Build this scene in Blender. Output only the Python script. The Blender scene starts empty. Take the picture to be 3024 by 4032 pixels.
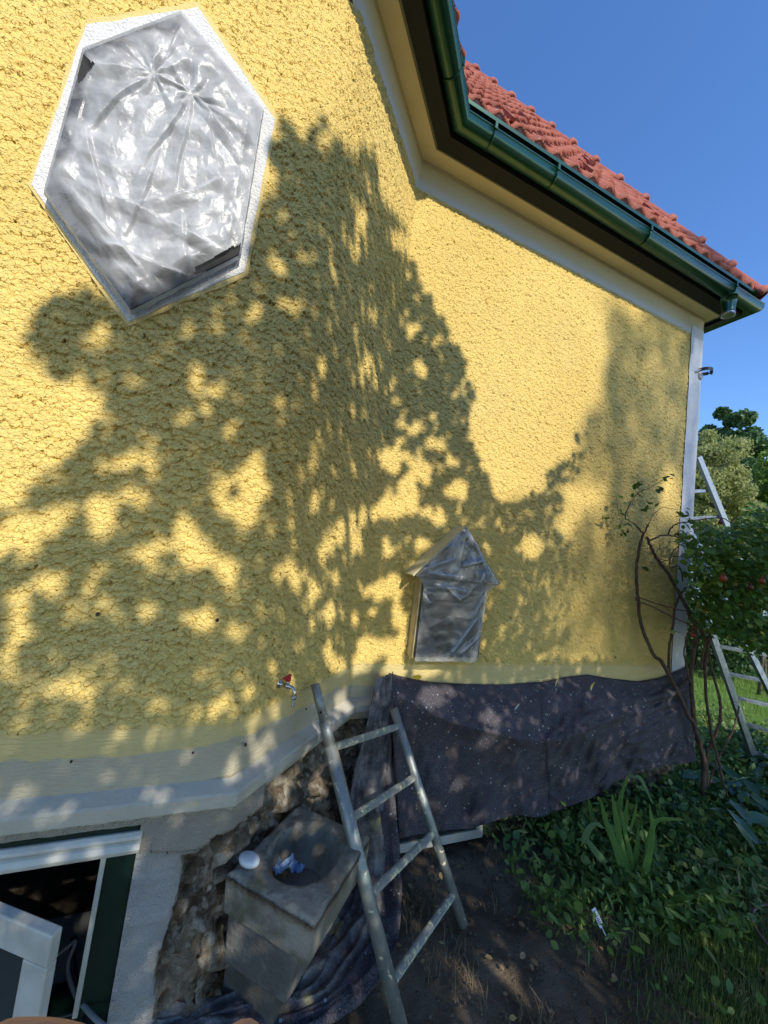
import bpy, math, random
import numpy as np
from mathutils import Vector, Matrix, noise as mnoise
rng = np.random.default_rng(7); random.seed(7)
S = bpy.context.scene
# ------------------------------------------------------------------ camera, sky, sun, exposure
FPX, CX, CY, H = 1519.0, 1512.0, 2016.0, 1.6            # focal length in pixels of the 3024x4032 frame
_up = np.array([0.13, -1, 138 / 1519.]); _up /= np.linalg.norm(_up)
_r = np.array([3688, 619, 1519.]); _r -= _up * (_r @ _up); _r /= np.linalg.norm(_r)
R = np.array([_r, np.cross(_up, _r), _up])              # camera (x right, y down, z forward) -> world
C = np.array([0, 0, H])
cam = bpy.data.cameras.new('camera'); camo = bpy.data.objects.new('camera', cam); S.collection.objects.link(camo)
cam.sensor_fit = 'VERTICAL'; cam.sensor_height = 36; cam.lens = 36 * FPX / 4032; cam.clip_start = 0.01; cam.clip_end = 500
M = Matrix.Identity(4)
for i in range(3):
    M[i][0] = R[i, 0]; M[i][1] = -R[i, 1]; M[i][2] = -R[i, 2]; M[i][3] = C[i]
camo.matrix_world = M; S.camera = camo
SUN = np.array([.13, -1, .80]); SUN /= np.linalg.norm(SUN)    # towards the sun
elev = math.asin(SUN[2])
W = bpy.data.worlds.new('World'); S.world = W; W.use_nodes = True
nt = W.node_tree; sky = nt.nodes.new('ShaderNodeTexSky'); sky.sky_type = 'NISHITA'; sky.sun_disc = False
sky.sun_elevation = elev; sky.sun_rotation = math.atan2(SUN[0], SUN[1]); sky.air_density = 1.0; sky.dust_density = .1; sky.ozone_density = 2.6; sky.altitude = 300
bg = nt.nodes['Background']; bg.inputs[1].default_value = 0.15
hsv = nt.nodes.new('ShaderNodeHueSaturation'); hsv.inputs['Saturation'].default_value = 1.2; hsv.inputs['Hue'].default_value = .507; hsv.inputs['Value'].default_value = 1.72; nt.links.new(sky.outputs[0], hsv.inputs['Color']); nt.links.new(hsv.outputs[0], bg.inputs[0])
sl = bpy.data.lights.new('sun', 'SUN'); sl.energy = 4.9; sl.angle = math.radians(.53); sl.color = (1, .93, .80)
so = bpy.data.objects.new('sun', sl); S.collection.objects.link(so)
so.rotation_euler = Vector(SUN).to_track_quat('Z', 'Y').to_euler(); so.location = (0, -5, 12)
S.view_settings.view_transform = 'Standard'; S.view_settings.look = 'None'; S.view_settings.gamma = 1; S.view_settings.use_curve_mapping = False
S.view_settings.exposure = 0.10
S.cycles.use_denoising = True; S.cycles.max_bounces = 8; S.cycles.transparent_max_bounces = 16

# ------------------------------------------------------------------ helpers
def ray(x, y): return R @ np.array([(x - CX) / FPX, (y - CY) / FPX, 1.])
def proj(p):
    c = R.T @ (np.asarray(p, float) - C); return CX + FPX * c[0] / c[2], CY + FPX * c[1] / c[2]
def onY(x, y, Y): d = ray(x, y); return C + d * (Y / d[1])          # point seen at a pixel on the plane y = Y
def onZ(x, y, z): d = ray(x, y); return C + d * ((z - H) / d[2])    # ... on the plane z
def onD(x, y, D): return C + ray(x, y) * D                          # ... at a depth
def depth(p): return float((R.T @ (np.asarray(p, float) - C))[2])

def link(o, parent=None):
    S.collection.objects.link(o)
    if parent is not None:
        o.parent = parent; o.location = -Vector(parent.location)
    return o
def tag(o, label=None, cat=None, group=None, kind=None):
    if label: o['label'] = label
    if cat: o['category'] = cat
    if group: o['group'] = group
    if kind: o['kind'] = kind
    return o
def root(name, label, cat, loc=(0, 0, 0), group=None):
    o = bpy.data.objects.new(name, None); S.collection.objects.link(o); o.location = loc; o.empty_display_size = .1
    return tag(o, label, cat, group)
def mesh(name, v, f, mat=None, parent=None, smooth=False):
    me = bpy.data.meshes.new(name)
    v = np.asarray(v, dtype=np.float32)
    if isinstance(f, np.ndarray):
        n, k = f.shape
        me.vertices.add(len(v)); me.vertices.foreach_set('co', v.ravel())
        me.loops.add(n * k); me.loops.foreach_set('vertex_index', f.astype(np.int32).ravel())
        me.polygons.add(n); me.polygons.foreach_set('loop_start', np.arange(0, n * k, k, dtype=np.int32))
        me.update(calc_edges=True)
    else:
        me.from_pydata([tuple(map(float, p)) for p in v], [], [tuple(q) for q in f])
    if mat: me.materials.append(mat)
    if smooth: me.polygons.foreach_set('use_smooth', np.ones(len(me.polygons), dtype=bool))
    me.validate(); me.update()
    return link(bpy.data.objects.new(name, me), parent)
class MB:
    def __init__(s): s.v = []; s.f = []
    def add(s, v, f):
        n = len(s.v); s.v += [tuple(map(float, p)) for p in v]; s.f += [tuple(i + n for i in q) for q in f]; return s
    def hexa(s, b, t):          # bottom ring and top ring of points
        n = len(b); return s.add(list(b) + list(t), [tuple(range(n))[::-1], tuple(range(n, 2 * n))] + [(i, (i + 1) % n, n + (i + 1) % n, n + i) for i in range(n)])
    def box(s, a, b, ax=None, o=(0, 0, 0)):
        ax = np.eye(3) if ax is None else np.asarray(ax, float); o = np.asarray(o, float)
        P = lambda x, y, z: o + ax[0] * x + ax[1] * y + ax[2] * z
        return s.hexa([P(a[0], a[1], a[2]), P(b[0], a[1], a[2]), P(b[0], b[1], a[2]), P(a[0], b[1], a[2])],
                      [P(a[0], a[1], b[2]), P(b[0], a[1], b[2]), P(b[0], b[1], b[2]), P(a[0], b[1], b[2])])
    def tube(s, pts, rad, n=10, cap=True):
        pts = [np.asarray(p, float) for p in pts]; m = len(pts)
        if not hasattr(rad, '__len__'): rad = [rad] * m
        v = []; f = []; prev = None
        for i, p in enumerate(pts):
            t = pts[min(i + 1, m - 1)] - pts[max(i - 1, 0)]; t = t / (np.linalg.norm(t) + 1e-9)
            if prev is None:
                a = np.cross(t, [0, 0, 1.]) if abs(t[2]) < .9 else np.cross(t, [1., 0, 0])
            else: a = prev - t * (prev @ t)
            a = a / (np.linalg.norm(a) + 1e-9); prev = a; b = np.cross(t, a)
            for k in range(n):
                w = 2 * math.pi * k / n; v.append(p + (a * math.cos(w) + b * math.sin(w)) * rad[i])
        for i in range(m - 1):
            for k in range(n): f.append((i * n + k, i * n + (k + 1) % n, (i + 1) * n + (k + 1) % n, (i + 1) * n + k))
        if cap: f += [tuple(range(n))[::-1], tuple(range((m - 1) * n, m * n))]
        return s.add(v, f)
    def lathe(s, prof, o=(0, 0, 0), ax=None, n=20, sx=1, sy=1):
        ax = np.eye(3) if ax is None else np.asarray(ax, float); o = np.asarray(o, float); v = []; f = []
        for r, z in prof:
            for k in range(n):
                w = 2 * math.pi * k / n; v.append(o + ax[0] * r * sx * math.cos(w) + ax[1] * r * sy * math.sin(w) + ax[2] * z)
        for i in range(len(prof) - 1):
            for k in range(n): f.append((i * n + k, i * n + (k + 1) % n, (i + 1) * n + (k + 1) % n, (i + 1) * n + k))
        f += [tuple(range(n))[::-1], tuple(range((len(prof) - 1) * n, len(prof) * n))]
        return s.add(v, f)
    def build(s, name, mat, parent=None, smooth=False, bevel=0):
        o = mesh(name, s.v, s.f, mat, parent, smooth)
        if bevel:
            b = o.modifiers.new('bevel', 'BEVEL'); b.width = bevel; b.segments = 2; b.limit_method = 'ANGLE'
        return o
def spline(pts, n):
    pts = np.array(pts, float); P = np.vstack([2 * pts[0] - pts[1], pts, 2 * pts[-1] - pts[-2]]); out = []
    for i in range(1, len(P) - 2):
        for k in range(n):
            t = k / n; a, b, c, d = P[i - 1], P[i], P[i + 1], P[i + 2]
            out.append(.5 * (2 * b + (c - a) * t + (2 * a - 5 * b + 4 * c - d) * t * t + (3 * b - a - 3 * c + d) * t ** 3))
    out.append(pts[-1]); return out
def gridfaces(nu, nv):
    i, j = np.meshgrid(np.arange(nu - 1), np.arange(nv - 1), indexing='ij'); a = (i * nv + j).ravel()
    return np.stack([a, a + nv, a + nv + 1, a + 1], 1)
def inpoly(x, y, P):
    c_ = False; j = len(P) - 1
    for i in range(len(P)):
        if (P[i][1] > y) != (P[j][1] > y) and x < (P[j][0] - P[i][0]) * (y - P[i][1]) / (P[j][1] - P[i][1]) + P[i][0]: c_ = not c_
        j = i
    return c_
def fractal(p, o=4): return mnoise.fractal(Vector(p), 1.0, 2.0, o)

# ------------------------------------------------------------------ materials
class NT:
    def __init__(s, name):
        s.m = bpy.data.materials.new(name); s.m.use_nodes = True; s.t = s.m.node_tree; s.t.nodes.clear()
        s.out = s.n('ShaderNodeOutputMaterial'); s.g = s.n('ShaderNodeNewGeometry'); s.pos = s.g.outputs['Position']
    def n(s, k, **kw):
        x = s.t.nodes.new(k)
        for a, b in kw.items(): setattr(x, a, b)
        return x
    def l(s, a, b):
        if isinstance(a, (int, float)): b.default_value = a
        elif isinstance(a, (tuple, list)): b.default_value = tuple(a) + ((1,) if len(a) == 3 and len(b.default_value) == 4 else ())
        else: s.t.links.new(a, b)
    def scaled(s, k):
        x = s.n('ShaderNodeVectorMath', operation='MULTIPLY'); s.l(s.pos, x.inputs[0]); x.inputs[1].default_value = k; return x.outputs[0]
    def noise(s, scale, detail=3, rough=.55, dist=0, vec=None):
        x = s.n('ShaderNodeTexNoise'); s.l(vec or s.pos, x.inputs['Vector']); x.inputs['Scale'].default_value = scale
        x.inputs['Detail'].default_value = detail; x.inputs['Roughness'].default_value = rough; x.inputs['Distortion'].default_value = dist
        return x.outputs['Fac']
    def voro(s, scale, feature='F1', out='Distance', vec=None, rnd=1):
        x = s.n('ShaderNodeTexVoronoi', feature=feature); s.l(vec or s.pos, x.inputs['Vector']); x.inputs['Scale'].default_value = scale
        x.inputs['Randomness'].default_value = rnd; return x.outputs[out]
    def math(s, op, a, b=0.0, c=0.0, clamp=False):
        x = s.n('ShaderNodeMath', operation=op, use_clamp=clamp); s.l(a, x.inputs[0]); s.l(b, x.inputs[1]); s.l(c, x.inputs[2]); return x.outputs[0]
    def ramp(s, fac, a, b, lo=0.0, hi=1.0, smooth=True):
        x = s.n('ShaderNodeMapRange', interpolation_type='SMOOTHSTEP' if smooth else 'LINEAR'); s.l(fac, x.inputs['Value'])
        x.inputs['From Min'].default_value = a; x.inputs['From Max'].default_value = b; x.inputs['To Min'].default_value = lo; x.inputs['To Max'].default_value = hi
        return x.outputs['Result']
    def mix(s, fac, a, b):
        x = s.n('ShaderNodeMix', data_type='RGBA'); s.l(fac, x.inputs[0]); s.l(a, x.inputs[6]); s.l(b, x.inputs[7]); return x.outputs[2]
    def island(s): return s.g.outputs['Random Per Island']
    def z(s):
        x = s.n('ShaderNodeSeparateXYZ'); s.l(s.pos, x.inputs[0]); return x.outputs
    def bsdf(s, col, rough=.8, metal=0, bump=None, dist=.003, strength=1, spec=.5, trans=0, coat=0, alpha=None, sub=0):
        b = s.n('ShaderNodeBsdfPrincipled'); s.l(col, b.inputs['Base Color']); s.l(rough, b.inputs['Roughness']); s.l(metal, b.inputs['Metallic'])
        b.inputs['Specular IOR Level'].default_value = spec; b.inputs['Transmission Weight'].default_value = trans; b.inputs['Coat Weight'].default_value = coat
        if bump is not None:
            x = s.n('ShaderNodeBump'); x.inputs['Distance'].default_value = dist; x.inputs['Strength'].default_value = strength
            s.l(bump, x.inputs['Height']); s.l(x.outputs[0], b.inputs['Normal']); s.bumpn = x.outputs[0]
        s.l(b.outputs[0], s.out.inputs['Surface']); s.b = b; return s
    def disp(s, h, scale, mid=0):
        d = s.n('ShaderNodeDisplacement'); s.l(h, d.inputs['Height']); d.inputs['Midlevel'].default_value = mid; d.inputs['Scale'].default_value = scale
        s.l(d.outputs[0], s.out.inputs['Displacement']); s.m.displacement_method = 'BOTH'; return s

def stucco():
    s = NT('yellow_stucco')
    def warp(sc, am):
        x = s.n('ShaderNodeTexNoise'); s.l(s.pos, x.inputs['Vector']); x.inputs['Scale'].default_value = sc; x.inputs['Detail'].default_value = 2
        y = s.n('ShaderNodeVectorMath', operation='MULTIPLY_ADD'); s.l(x.outputs['Color'], y.inputs[0]); y.inputs[1].default_value = (am,) * 3; s.l(s.pos, y.inputs[2]); return y.outputs[0]
    def shingle(sc, wv):
        v = s.n('ShaderNodeTexVoronoi', feature='SMOOTH_F1'); s.l(wv, v.inputs['Vector']); v.inputs['Scale'].default_value = sc; v.inputs['Smoothness'].default_value = .12
        a = s.n('ShaderNodeSeparateXYZ'); s.l(wv, a.inputs[0]); b = s.n('ShaderNodeSeparateXYZ'); s.l(v.outputs['Position'], b.inputs[0])
        up_ = s.math('MULTIPLY', s.math('SUBTRACT', b.outputs[2], a.outputs[2]), sc); c_ = s.n('ShaderNodeSeparateColor'); s.l(v.outputs['Color'], c_.inputs[0])
        return s.math('ADD', s.math('ADD', s.math('MULTIPLY', up_, .62), s.math('MULTIPLY', c_.outputs[0], .35)), s.math('MULTIPLY', s.math('POWER', v.outputs['Distance'], 2), -.35))
    h1 = shingle(41, warp(46, .042)); h2 = shingle(76, warp(75, .022)); n3 = s.noise(14, 2)
    h = s.math('ADD', s.math('ADD', h1, s.math('MULTIPLY', h2, .55)), s.math('ADD', s.math('MULTIPLY', n3, .5), s.math('MULTIPLY', s.noise(130, 2), .12)))
    col = s.mix(s.ramp(s.noise(2.2, 4), .35, .7), (.68, .505, .165), (.615, .45, .135))
    col = s.mix(s.ramp(s.noise(1.1, 5, .6), .5, .75), col, (.66, .51, .185))
    s.bsdf(col, .85, spec=.25); s.disp(h, .0118, .5); return s.m
def lowband():
    s = NT('yellow_to_grey_band'); xyz = s.z()
    edge = s.math('ADD', xyz[2], s.math('MULTIPLY', s.math('SUBTRACT', s.noise(5, 5, .6), .5), .09))
    e2 = s.math('SUBTRACT', edge, s.ramp(xyz[0], .3, 1.0, 0, -.055))
    f = s.ramp(e2, .905, .915)
    grey = s.mix(s.noise(8, 5), (.40, .35, .24), (.50, .445, .32))
    yel = s.mix(s.noise(12, 4), (.58, .46, .19), (.64, .52, .24))
    s.bsdf(s.mix(f, grey, yel), .85, bump=s.noise(60, 5, .6, 0, s.scaled((.5, .5, 2.2))), dist=.006, spec=.2); return s.m
def ledge():
    s = NT('plinth_plaster'); c = s.mix(s.noise(7, 5), (.38, .35, .28), (.52, .49, .40))
    c = s.mix(s.ramp(s.noise(28, 3), .68, .74), c, (.6, .52, .22))
    s.bsdf(c, .85, bump=s.noise(70, 5), dist=.004, spec=.2); return s.m
def rubble():
    s = NT('rubble_stone'); a = s.n('ShaderNodeAttribute', attribute_name='zone').outputs['Fac']
    st = s.mix(s.ramp(s.noise(9, 6, .65), .35, .7), (.075, .055, .035), (.27, .215, .15))
    st = s.mix(s.ramp(s.noise(24, 5, .6), .45, .7), st, (.42, .38, .30))
    st = s.mix(s.ramp(s.noise(14, 4, .6, 1), .6, .72), st, (.05, .045, .03))
    wh = s.mix(s.noise(6, 4), (.34, .33, .305), (.52, .505, .47))
    gr = s.mix(s.noise(8, 5), (.30, .27, .215), (.41, .375, .31))
    m = s.math('ADD', a, s.math('MULTIPLY', s.math('SUBTRACT', s.noise(30, 5), .5), .5))
    c = s.mix(s.ramp(m, .45, .55), wh, st); c = s.mix(s.ramp(m, 1.45, 1.55), c, gr)
    s.bsdf(c, .9, bump=s.math('ADD', s.noise(75, 4, .6, .6), s.noise(230, 3)), dist=.010, spec=.2); return s.m
def simple(name, a, b=None, scale=12, rough=.6, bump=None, dist=.002, **kw):
    s = NT(name); c = a if b is None else s.mix(s.ramp(s.noise(scale, 4), .35, .65), a, b)
    s.bsdf(c, rough, bump=None if bump is None else s.noise(bump, 4), dist=dist, **kw); return s.m
def felt():
    s = NT('speckled_felt'); c = s.mix(s.ramp(s.noise(150, 5, .75), .3, .7), (.022, .021, .025), (.165, .150, .165)); c = s.mix(s.ramp(s.noise(7, 4), .35, .7), c, (.07, .063, .07))
    def speck(scale, th, col, c):
        v = s.n('ShaderNodeTexVoronoi', feature='F1'); s.l(s.scaled((1, 1, 1)), v.inputs['Vector']); v.inputs['Scale'].default_value = scale
        d = s.n('ShaderNodeSeparateColor'); s.l(v.outputs['Color'], d.inputs[0])
        f = s.math('MULTIPLY', s.math('LESS_THAN', v.outputs['Distance'], .28), s.math('GREATER_THAN', d.outputs[0], th)); return s.mix(f, c, col)
    c = speck(260, .60, (.13, .125, .155), c); c = speck(210, .86, (.20, .20, .235), c); c = speck(125, .982, (.50, .50, .48), c); c = speck(150, .965, (.30, .03, .04), c); c = speck(140, .965, (.04, .09, .28), c)
    c = speck(100, .985, (.55, .42, .12), c); c = speck(52, .955, (.38, .39, .39), c); c = speck(36, .985, (.10, .24, .20), c)
    s.bsdf(c, .95, bump=s.noise(260, 4, .7), dist=.006, spec=.15); return s.m
def filmside():
    s = NT('felt_film_side'); st = s.noise(30, 5, .6, .3, s.scaled((1.5, 1.5, 8)))
    c = s.mix(s.ramp(s.noise(11, 5, .65), .4, .7), (.062, .057, .06), (.235, .222, .215)); c = s.mix(s.ramp(s.noise(120, 4, .7), .62, .72), c, (.45, .45, .44))
    c = s.mix(s.ramp(s.noise(5, 4), .62, .68), c, (.28, .26, .13))
    s.bsdf(c, s.ramp(s.noise(20, 3), .3, .7, .25, .55), bump=s.math('ADD', st, s.noise(60, 4)), dist=.005, spec=.5); return s.m
def film(name, al=.35, tint=(.80, .82, .85), gl=.45, rough=.3):
    s = NT(name); bp = s.n('ShaderNodeBump'); bp.inputs['Distance'].default_value = .0015; s.l(s.noise(90, 4, .6), bp.inputs['Height'])
    d = s.n('ShaderNodeBsdfDiffuse'); s.l(tint, d.inputs[0]); s.l(bp.outputs[0], d.inputs['Normal'])
    tl = s.n('ShaderNodeBsdfTranslucent'); s.l(tint, tl.inputs[0])
    g = s.n('ShaderNodeBsdfGlossy'); g.inputs['Roughness'].default_value = rough; s.l((.85, .87, .9), g.inputs[0]); s.l(bp.outputs[0], g.inputs['Normal'])
    tr = s.n('ShaderNodeBsdfTransparent')
    def mx(f, a, b):
        x = s.n('ShaderNodeMixShader'); s.l(f, x.inputs[0]); s.l(a, x.inputs[1]); s.l(b, x.inputs[2]); return x.outputs[0]
    fr = s.n('ShaderNodeFresnel'); fr.inputs[0].default_value = 1.6; s.l(bp.outputs[0], fr.inputs['Normal'])
    veil = s.n('ShaderNodeAttribute', attribute_name='veil').outputs['Fac']
    a = s.ramp(s.noise(13, 4, .6, .8), .35, .65, al - .12, min(.95, al + .12)); a = s.math('SUBTRACT', a, s.math('MULTIPLY', veil, .5), clamp=True)
    body = mx(a, mx(.25, d.outputs[0], tl.outputs[0]), tr.outputs[0])
    s.l(mx(s.math('ADD', s.math('MULTIPLY', fr.outputs[0], gl), .02), body, g.outputs[0]), s.out.inputs['Surface']); return s.m
def leafmat(name, cols, rough=.5, trans=.35):
    s = NT(name); i = s.island(); c = s.mix(i, cols[0], cols[1])
    if len(cols) > 2: c = s.mix(s.ramp(s.noise(3, 3), .5, .7), c, cols[2])
    if len(cols) > 3: c = s.mix(s.math('GREATER_THAN', s.math('FRACT', s.math('MULTIPLY', i, 37.7)), .94), c, cols[3])
    b = s.n('ShaderNodeBsdfPrincipled'); s.l(c, b.inputs['Base Color']); b.inputs['Roughness'].default_value = rough; b.inputs['Specular IOR Level'].default_value = .4
    t = s.n('ShaderNodeBsdfTranslucent'); hs = s.n('ShaderNodeHueSaturation'); hs.inputs['Value'].default_value = 1.6; s.l(c, hs.inputs['Color']); s.l(hs.outputs[0], t.inputs[0])
    m = s.n('ShaderNodeMixShader'); s.l(trans, m.inputs[0]); s.l(b.outputs[0], m.inputs[1]); s.l(t.outputs[0], m.inputs[2]); s.l(m.outputs[0], s.out.inputs['Surface']); return s.m
def splatter(name, a, b, metal=.6, rough=.45, flakes=(.62, .58, .40), th=.60):
    s = NT(name); c = s.mix(s.noise(30, 5, .6), a, b); f = s.ramp(s.noise(38, 6, .7, .5), th, th + .05)
    c = s.mix(f, c, flakes); c = s.mix(s.ramp(s.noise(22, 4, .6), .62, .66), c, (.16, .25, .24))
    s.bsdf(c, s.mix(f, (rough,) * 3, (.8,) * 3), s.math('MULTIPLY', s.math('SUBTRACT', 1, f), metal), bump=s.noise(90, 5, .7), dist=.002); return s.m
def tiles():
    s = NT('clay_tile'); c = s.mix(s.ramp(s.noise(5, 4), .3, .7), (.26, .066, .045), (.37, .105, .072)); c = s.mix(s.ramp(s.noise(26, 5), .5, .75), c, (.24, .12, .095)); c = s.mix(s.ramp(s.noise(60, 5), .6, .7), c, (.42, .26, .2))
    s.bsdf(c, .75, bump=s.noise(120, 4), dist=.002, spec=.3); return s.m
def soil():
    s = NT('soil_ground'); xyz = s.z()
    c = s.mix(s.ramp(s.noise(3.2, 6, .65), .35, .65), (.115, .088, .060), (.27, .21, .145)); c = s.mix(s.ramp(s.noise(40, 5, .7), .58, .7), c, (.17, .14, .10))
    g = s.mix(s.noise(30, 5, .7), (.03, .05, .014), (.09, .13, .035))
    f = s.ramp(s.math('ADD', s.math('ADD', xyz[0], s.math('MULTIPLY', xyz[1], -.35)), s.math('MULTIPLY', s.noise(3, 4), .8)), 1.75, 2.15)
    c = s.mix(f, c, g); far = s.ramp(xyz[0], 4.6, 6); c = s.mix(far, c, s.mix(s.noise(8, 5), (.11, .20, .035), (.17, .27, .05)))
    c = s.mix(s.ramp(s.math('ADD', xyz[1], s.math('MULTIPLY', s.noise(2, 3), .5)), .05, -.25), c, s.mix(s.voro(3, 'F1', 'Distance'), (.25, .22, .15), (.21, .185, .125)))  # added tone for unseen ground behind the viewer, bounces light onto wall and soffit
    s.bsdf(c, .95, bump=s.math('ADD', s.noise(35, 6, .7), s.noise(120, 4, .7)), dist=.02, spec=.15); return s.m

m_stucco, m_low, m_ledge, m_rubble, m_felt, m_filmside = stucco(), lowband(), ledge(), rubble(), felt(), filmside()
m_soil, m_tile = soil(), tiles()
m_cream = simple('cream_soffit_paint', (.74, .62, .36), (.78, .67, .42), 5, .75, bump=90, dist=.001)
def cornice():
    s = NT('cornice_plaster'); xyz = s.z(); e = s.math('ADD', xyz[2], s.math('MULTIPLY', s.math('SUBTRACT', s.noise(5, 4), .5), .07))
    c = s.mix(s.ramp(e, 3.735, 3.80), (.50, .50, .48), (.52, .46, .30)); s.bsdf(c, .8, bump=s.noise(60, 4), dist=.002); return s.m
m_cornice = cornice()
m_white_wall = simple('quoin_white_paint', (.52, .53, .54), (.60, .61, .62), 4, .8, bump=80, dist=.003)
m_band = simple('window_surround_paint', (.66, .66, .65), (.74, .74, .73), 9, .85, bump=130, dist=.008)
m_halo = simple('smooth_yellow_paint', (.70, .55, .22), (.66, .50, .19), 9, .85, bump=120, dist=.005)
m_gut = simple('green_gutter_metal', (.004, .052, .030), (.006, .070, .040), 6, .30, spec=.8, metal=.5, coat=.25)
m_dark = simple('eave_shade_and_frame', (.012, .012, .012), rough=.8)  # near-black: shade under the eave as colour; the window frame is dark too
m_fascia = simple('grey_fascia_board', (.16, .15, .10), (.2, .19, .13), 14, .85)
m_green = simple('dark_green_paint', (.003, .014, .009), (.004, .02, .013), 14, .4)
m_white = simple('worn_white_paint', (.56, .545, .47), (.42, .41, .35), 9, .5, bump=70, dist=.001)
m_black = simple('black_rubber', (.01, .01, .012), rough=.5)
m_glass = simple('dark_window_glass', (.02, .025, .028), rough=.08, spec=.8)
m_pane = simple('dusty_pane_glass', (.035, .045, .045), (.05, .06, .06), 5, .25, spec=.6)
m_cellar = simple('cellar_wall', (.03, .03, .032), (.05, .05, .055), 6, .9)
m_concrete = simple('pedestal_concrete', (.11, .10, .085), (.17, .16, .135), 10, .9, bump=60, dist=.006, spec=.2)  # pedestal tone, darker than the basin above
m_bowl = simple('base_block_concrete', (.055, .05, .04), (.10, .09, .072), 12, .8, bump=60, dist=.004)  # base block tone, darker again than the pedestal
m_rail = splatter('galvanised_rail', (.20, .215, .20), (.33, .34, .31), .55, .42)
m_rung = splatter('paint_flecked_rung', (.22, .22, .19), (.36, .36, .32), .4, .55, (.60, .57, .33), .54)
m_alu = simple('ladder_aluminium', (.32, .35, .39), (.22, .25, .28), 20, .35, metal=.8, bump=60, dist=.0006)
m_film = film('clear_masking_film', .26, (.66, .67, .68), .20, .30); m_film2 = film('thin_masking_film', .88, (.62, .65, .68), .9, .22)
m_boxm = simple('grey_box_metal', (.022, .022, .023), (.035, .034, .033), 5, .35, spec=.6)
m_boxy = simple('box_side_overpaint', (.52, .44, .22), (.46, .42, .26), 16, .7)
m_chrome = simple('tap_metal', (.55, .54, .50), (.42, .41, .38), 50, .25, metal=.95)
m_red = simple('red_handle', (.45, .015, .02), rough=.35)
m_bark = simple('rose_bark', (.06, .035, .024), (.11, .065, .042), 30, .8, bump=160, dist=.003)
m_trunk = simple('tree_bark', (.09, .07, .05), (.14, .11, .085), 9, .9, bump=30, dist=.02)

# ------------------------------------------------------------------ the plan of the house
def path(g, x0=-3.0, side=.5, y1=7.0):          # wall line pushed out by g
    return [(x0, 1.366 - g), (.149 + .414 * g, 1.366 - g), (.744 + .414 * g, 1.961 - g), (3.53 + side * g, 1.961 - g), (3.53 + side * g, y1)]
def sweep(profile, closed=False, **kw):          # profile: list of (g, z)
    rows = [[(x, y, z) for x, y in path(g, **kw)] for g, z in profile]
    m = len(rows[0]); v = [p for r in rows for p in r]; f = []; n = len(rows)
    for i in range(n if closed else n - 1):
        for k in range(m - 1): a = i * m + k; b = ((i + 1) % n) * m + k; f.append((a, a + 1, b + 1, b))
    return v, f
house = root('house', 'yellow stucco house with green gutter, red tiled roof and bare rubble plinth', 'house', (0, 2, 0))
DG = np.array([.7071, .7071, 0]); NG = np.array([.7071, -.7071, 0]); P0 = np.array([.149, 1.366, 0])

# textured wall: one displaced sheet along the wall line, with a soft convex corner
cols = []
for x in np.arange(-3, -.95, .03): cols.append((x, 1.366))
rr = .22; tl = rr * math.tan(math.radians(22.5))
for x in np.arange(-.95, .149 - tl, .0045): cols.append((x, 1.366))
for a in np.linspace(0, math.radians(45), 40): cols.append((.149 - tl + rr * math.sin(a), 1.366 + rr * (1 - math.cos(a))))
L1 = .8414
for t in np.arange(tl + .0045, L1 - .001, .0045): cols.append((.149 + t * .7071, 1.366 + t * .7071))
for x in np.arange(.744, 3.372, .0058): cols.append((x, 1.961))
cols = np.array(cols); zr = np.arange(.972, 3.722, .0052)
d = np.gradient(cols, axis=0); d /= np.linalg.norm(d, axis=1)[:, None] + 1e-9; nrm = np.stack([d[:, 1], -d[:, 0]], 1)
pc = cols + nrm * .004
v = np.zeros((len(cols), len(zr), 3), np.float32); v[:, :, 0] = pc[:, None, 0]; v[:, :, 1] = pc[:, None, 1]; v[:, :, 2] = zr[None]
mesh('wall', v.reshape(-1, 3), gridfaces(len(cols), len(zr)), m_stucco, house, True)
v, f = sweep([(-.03, .76), (-.03, 4.1)]); mesh('wall_core', v, f, m_low, house)
cb = np.vstack([cols[:-1:3], [[.744, 1.961]], [[3.53, 1.961]]]); cb = cb[np.argsort(np.where(cb[:, 0] > 3.5, 9, cb[:, 0] + cb[:, 1] * 1e-3))]
cn = np.array([(0, -1) if x < .15 - tl else ((.7071, -.7071) if .149 + tl * .7 < x < .744 else ((0, -1) if x >= .744 else (math.sin((x - .149 + tl) / (tl * 1.7) * .785), -math.cos((x - .149 + tl) / (tl * 1.7) * .785)))) for x, y in cb])
v = [(x + n_[0] * .0015, y + n_[1] * .0015, z) for (x, y), n_ in zip(cb, cn) for z in (.74, .86, .985)]; mesh('base_band', v, gridfaces(len(cb), 3), m_low, house, True)
v = [(x, y, z) for x, y in cb for z in (3.715, 3.95)]; mesh('wall_head', v, gridfaces(len(cb), 2), m_cornice, house, True)
v, f = sweep([(-.006, 3.700), (.006, 3.724), (.007, 3.88), (.016, 3.905)]); mesh('cornice', v, f, m_cornice, house)
v, f = sweep([(-.01, 3.9), (.104, 3.9), (.104, 3.93)]); mesh('soffit', v, f, m_cream, house)
v, f = sweep([(.104, 3.893), (.118, 3.893), (.118, 4.04), (.104, 4.04)], True); mesh('fascia_board', v, f, m_fascia, house)
v, f = sweep([(.119, 3.885), (.196, 3.900), (.1965, 4.05), (.243, 4.09), (.22, 4.112), (.10, 4.05)], side=.85); mesh('eave_underside', v, f, m_dark, house)  # near-black colour stands for shade behind the gutter; shape also blocks a sun sliver
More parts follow.
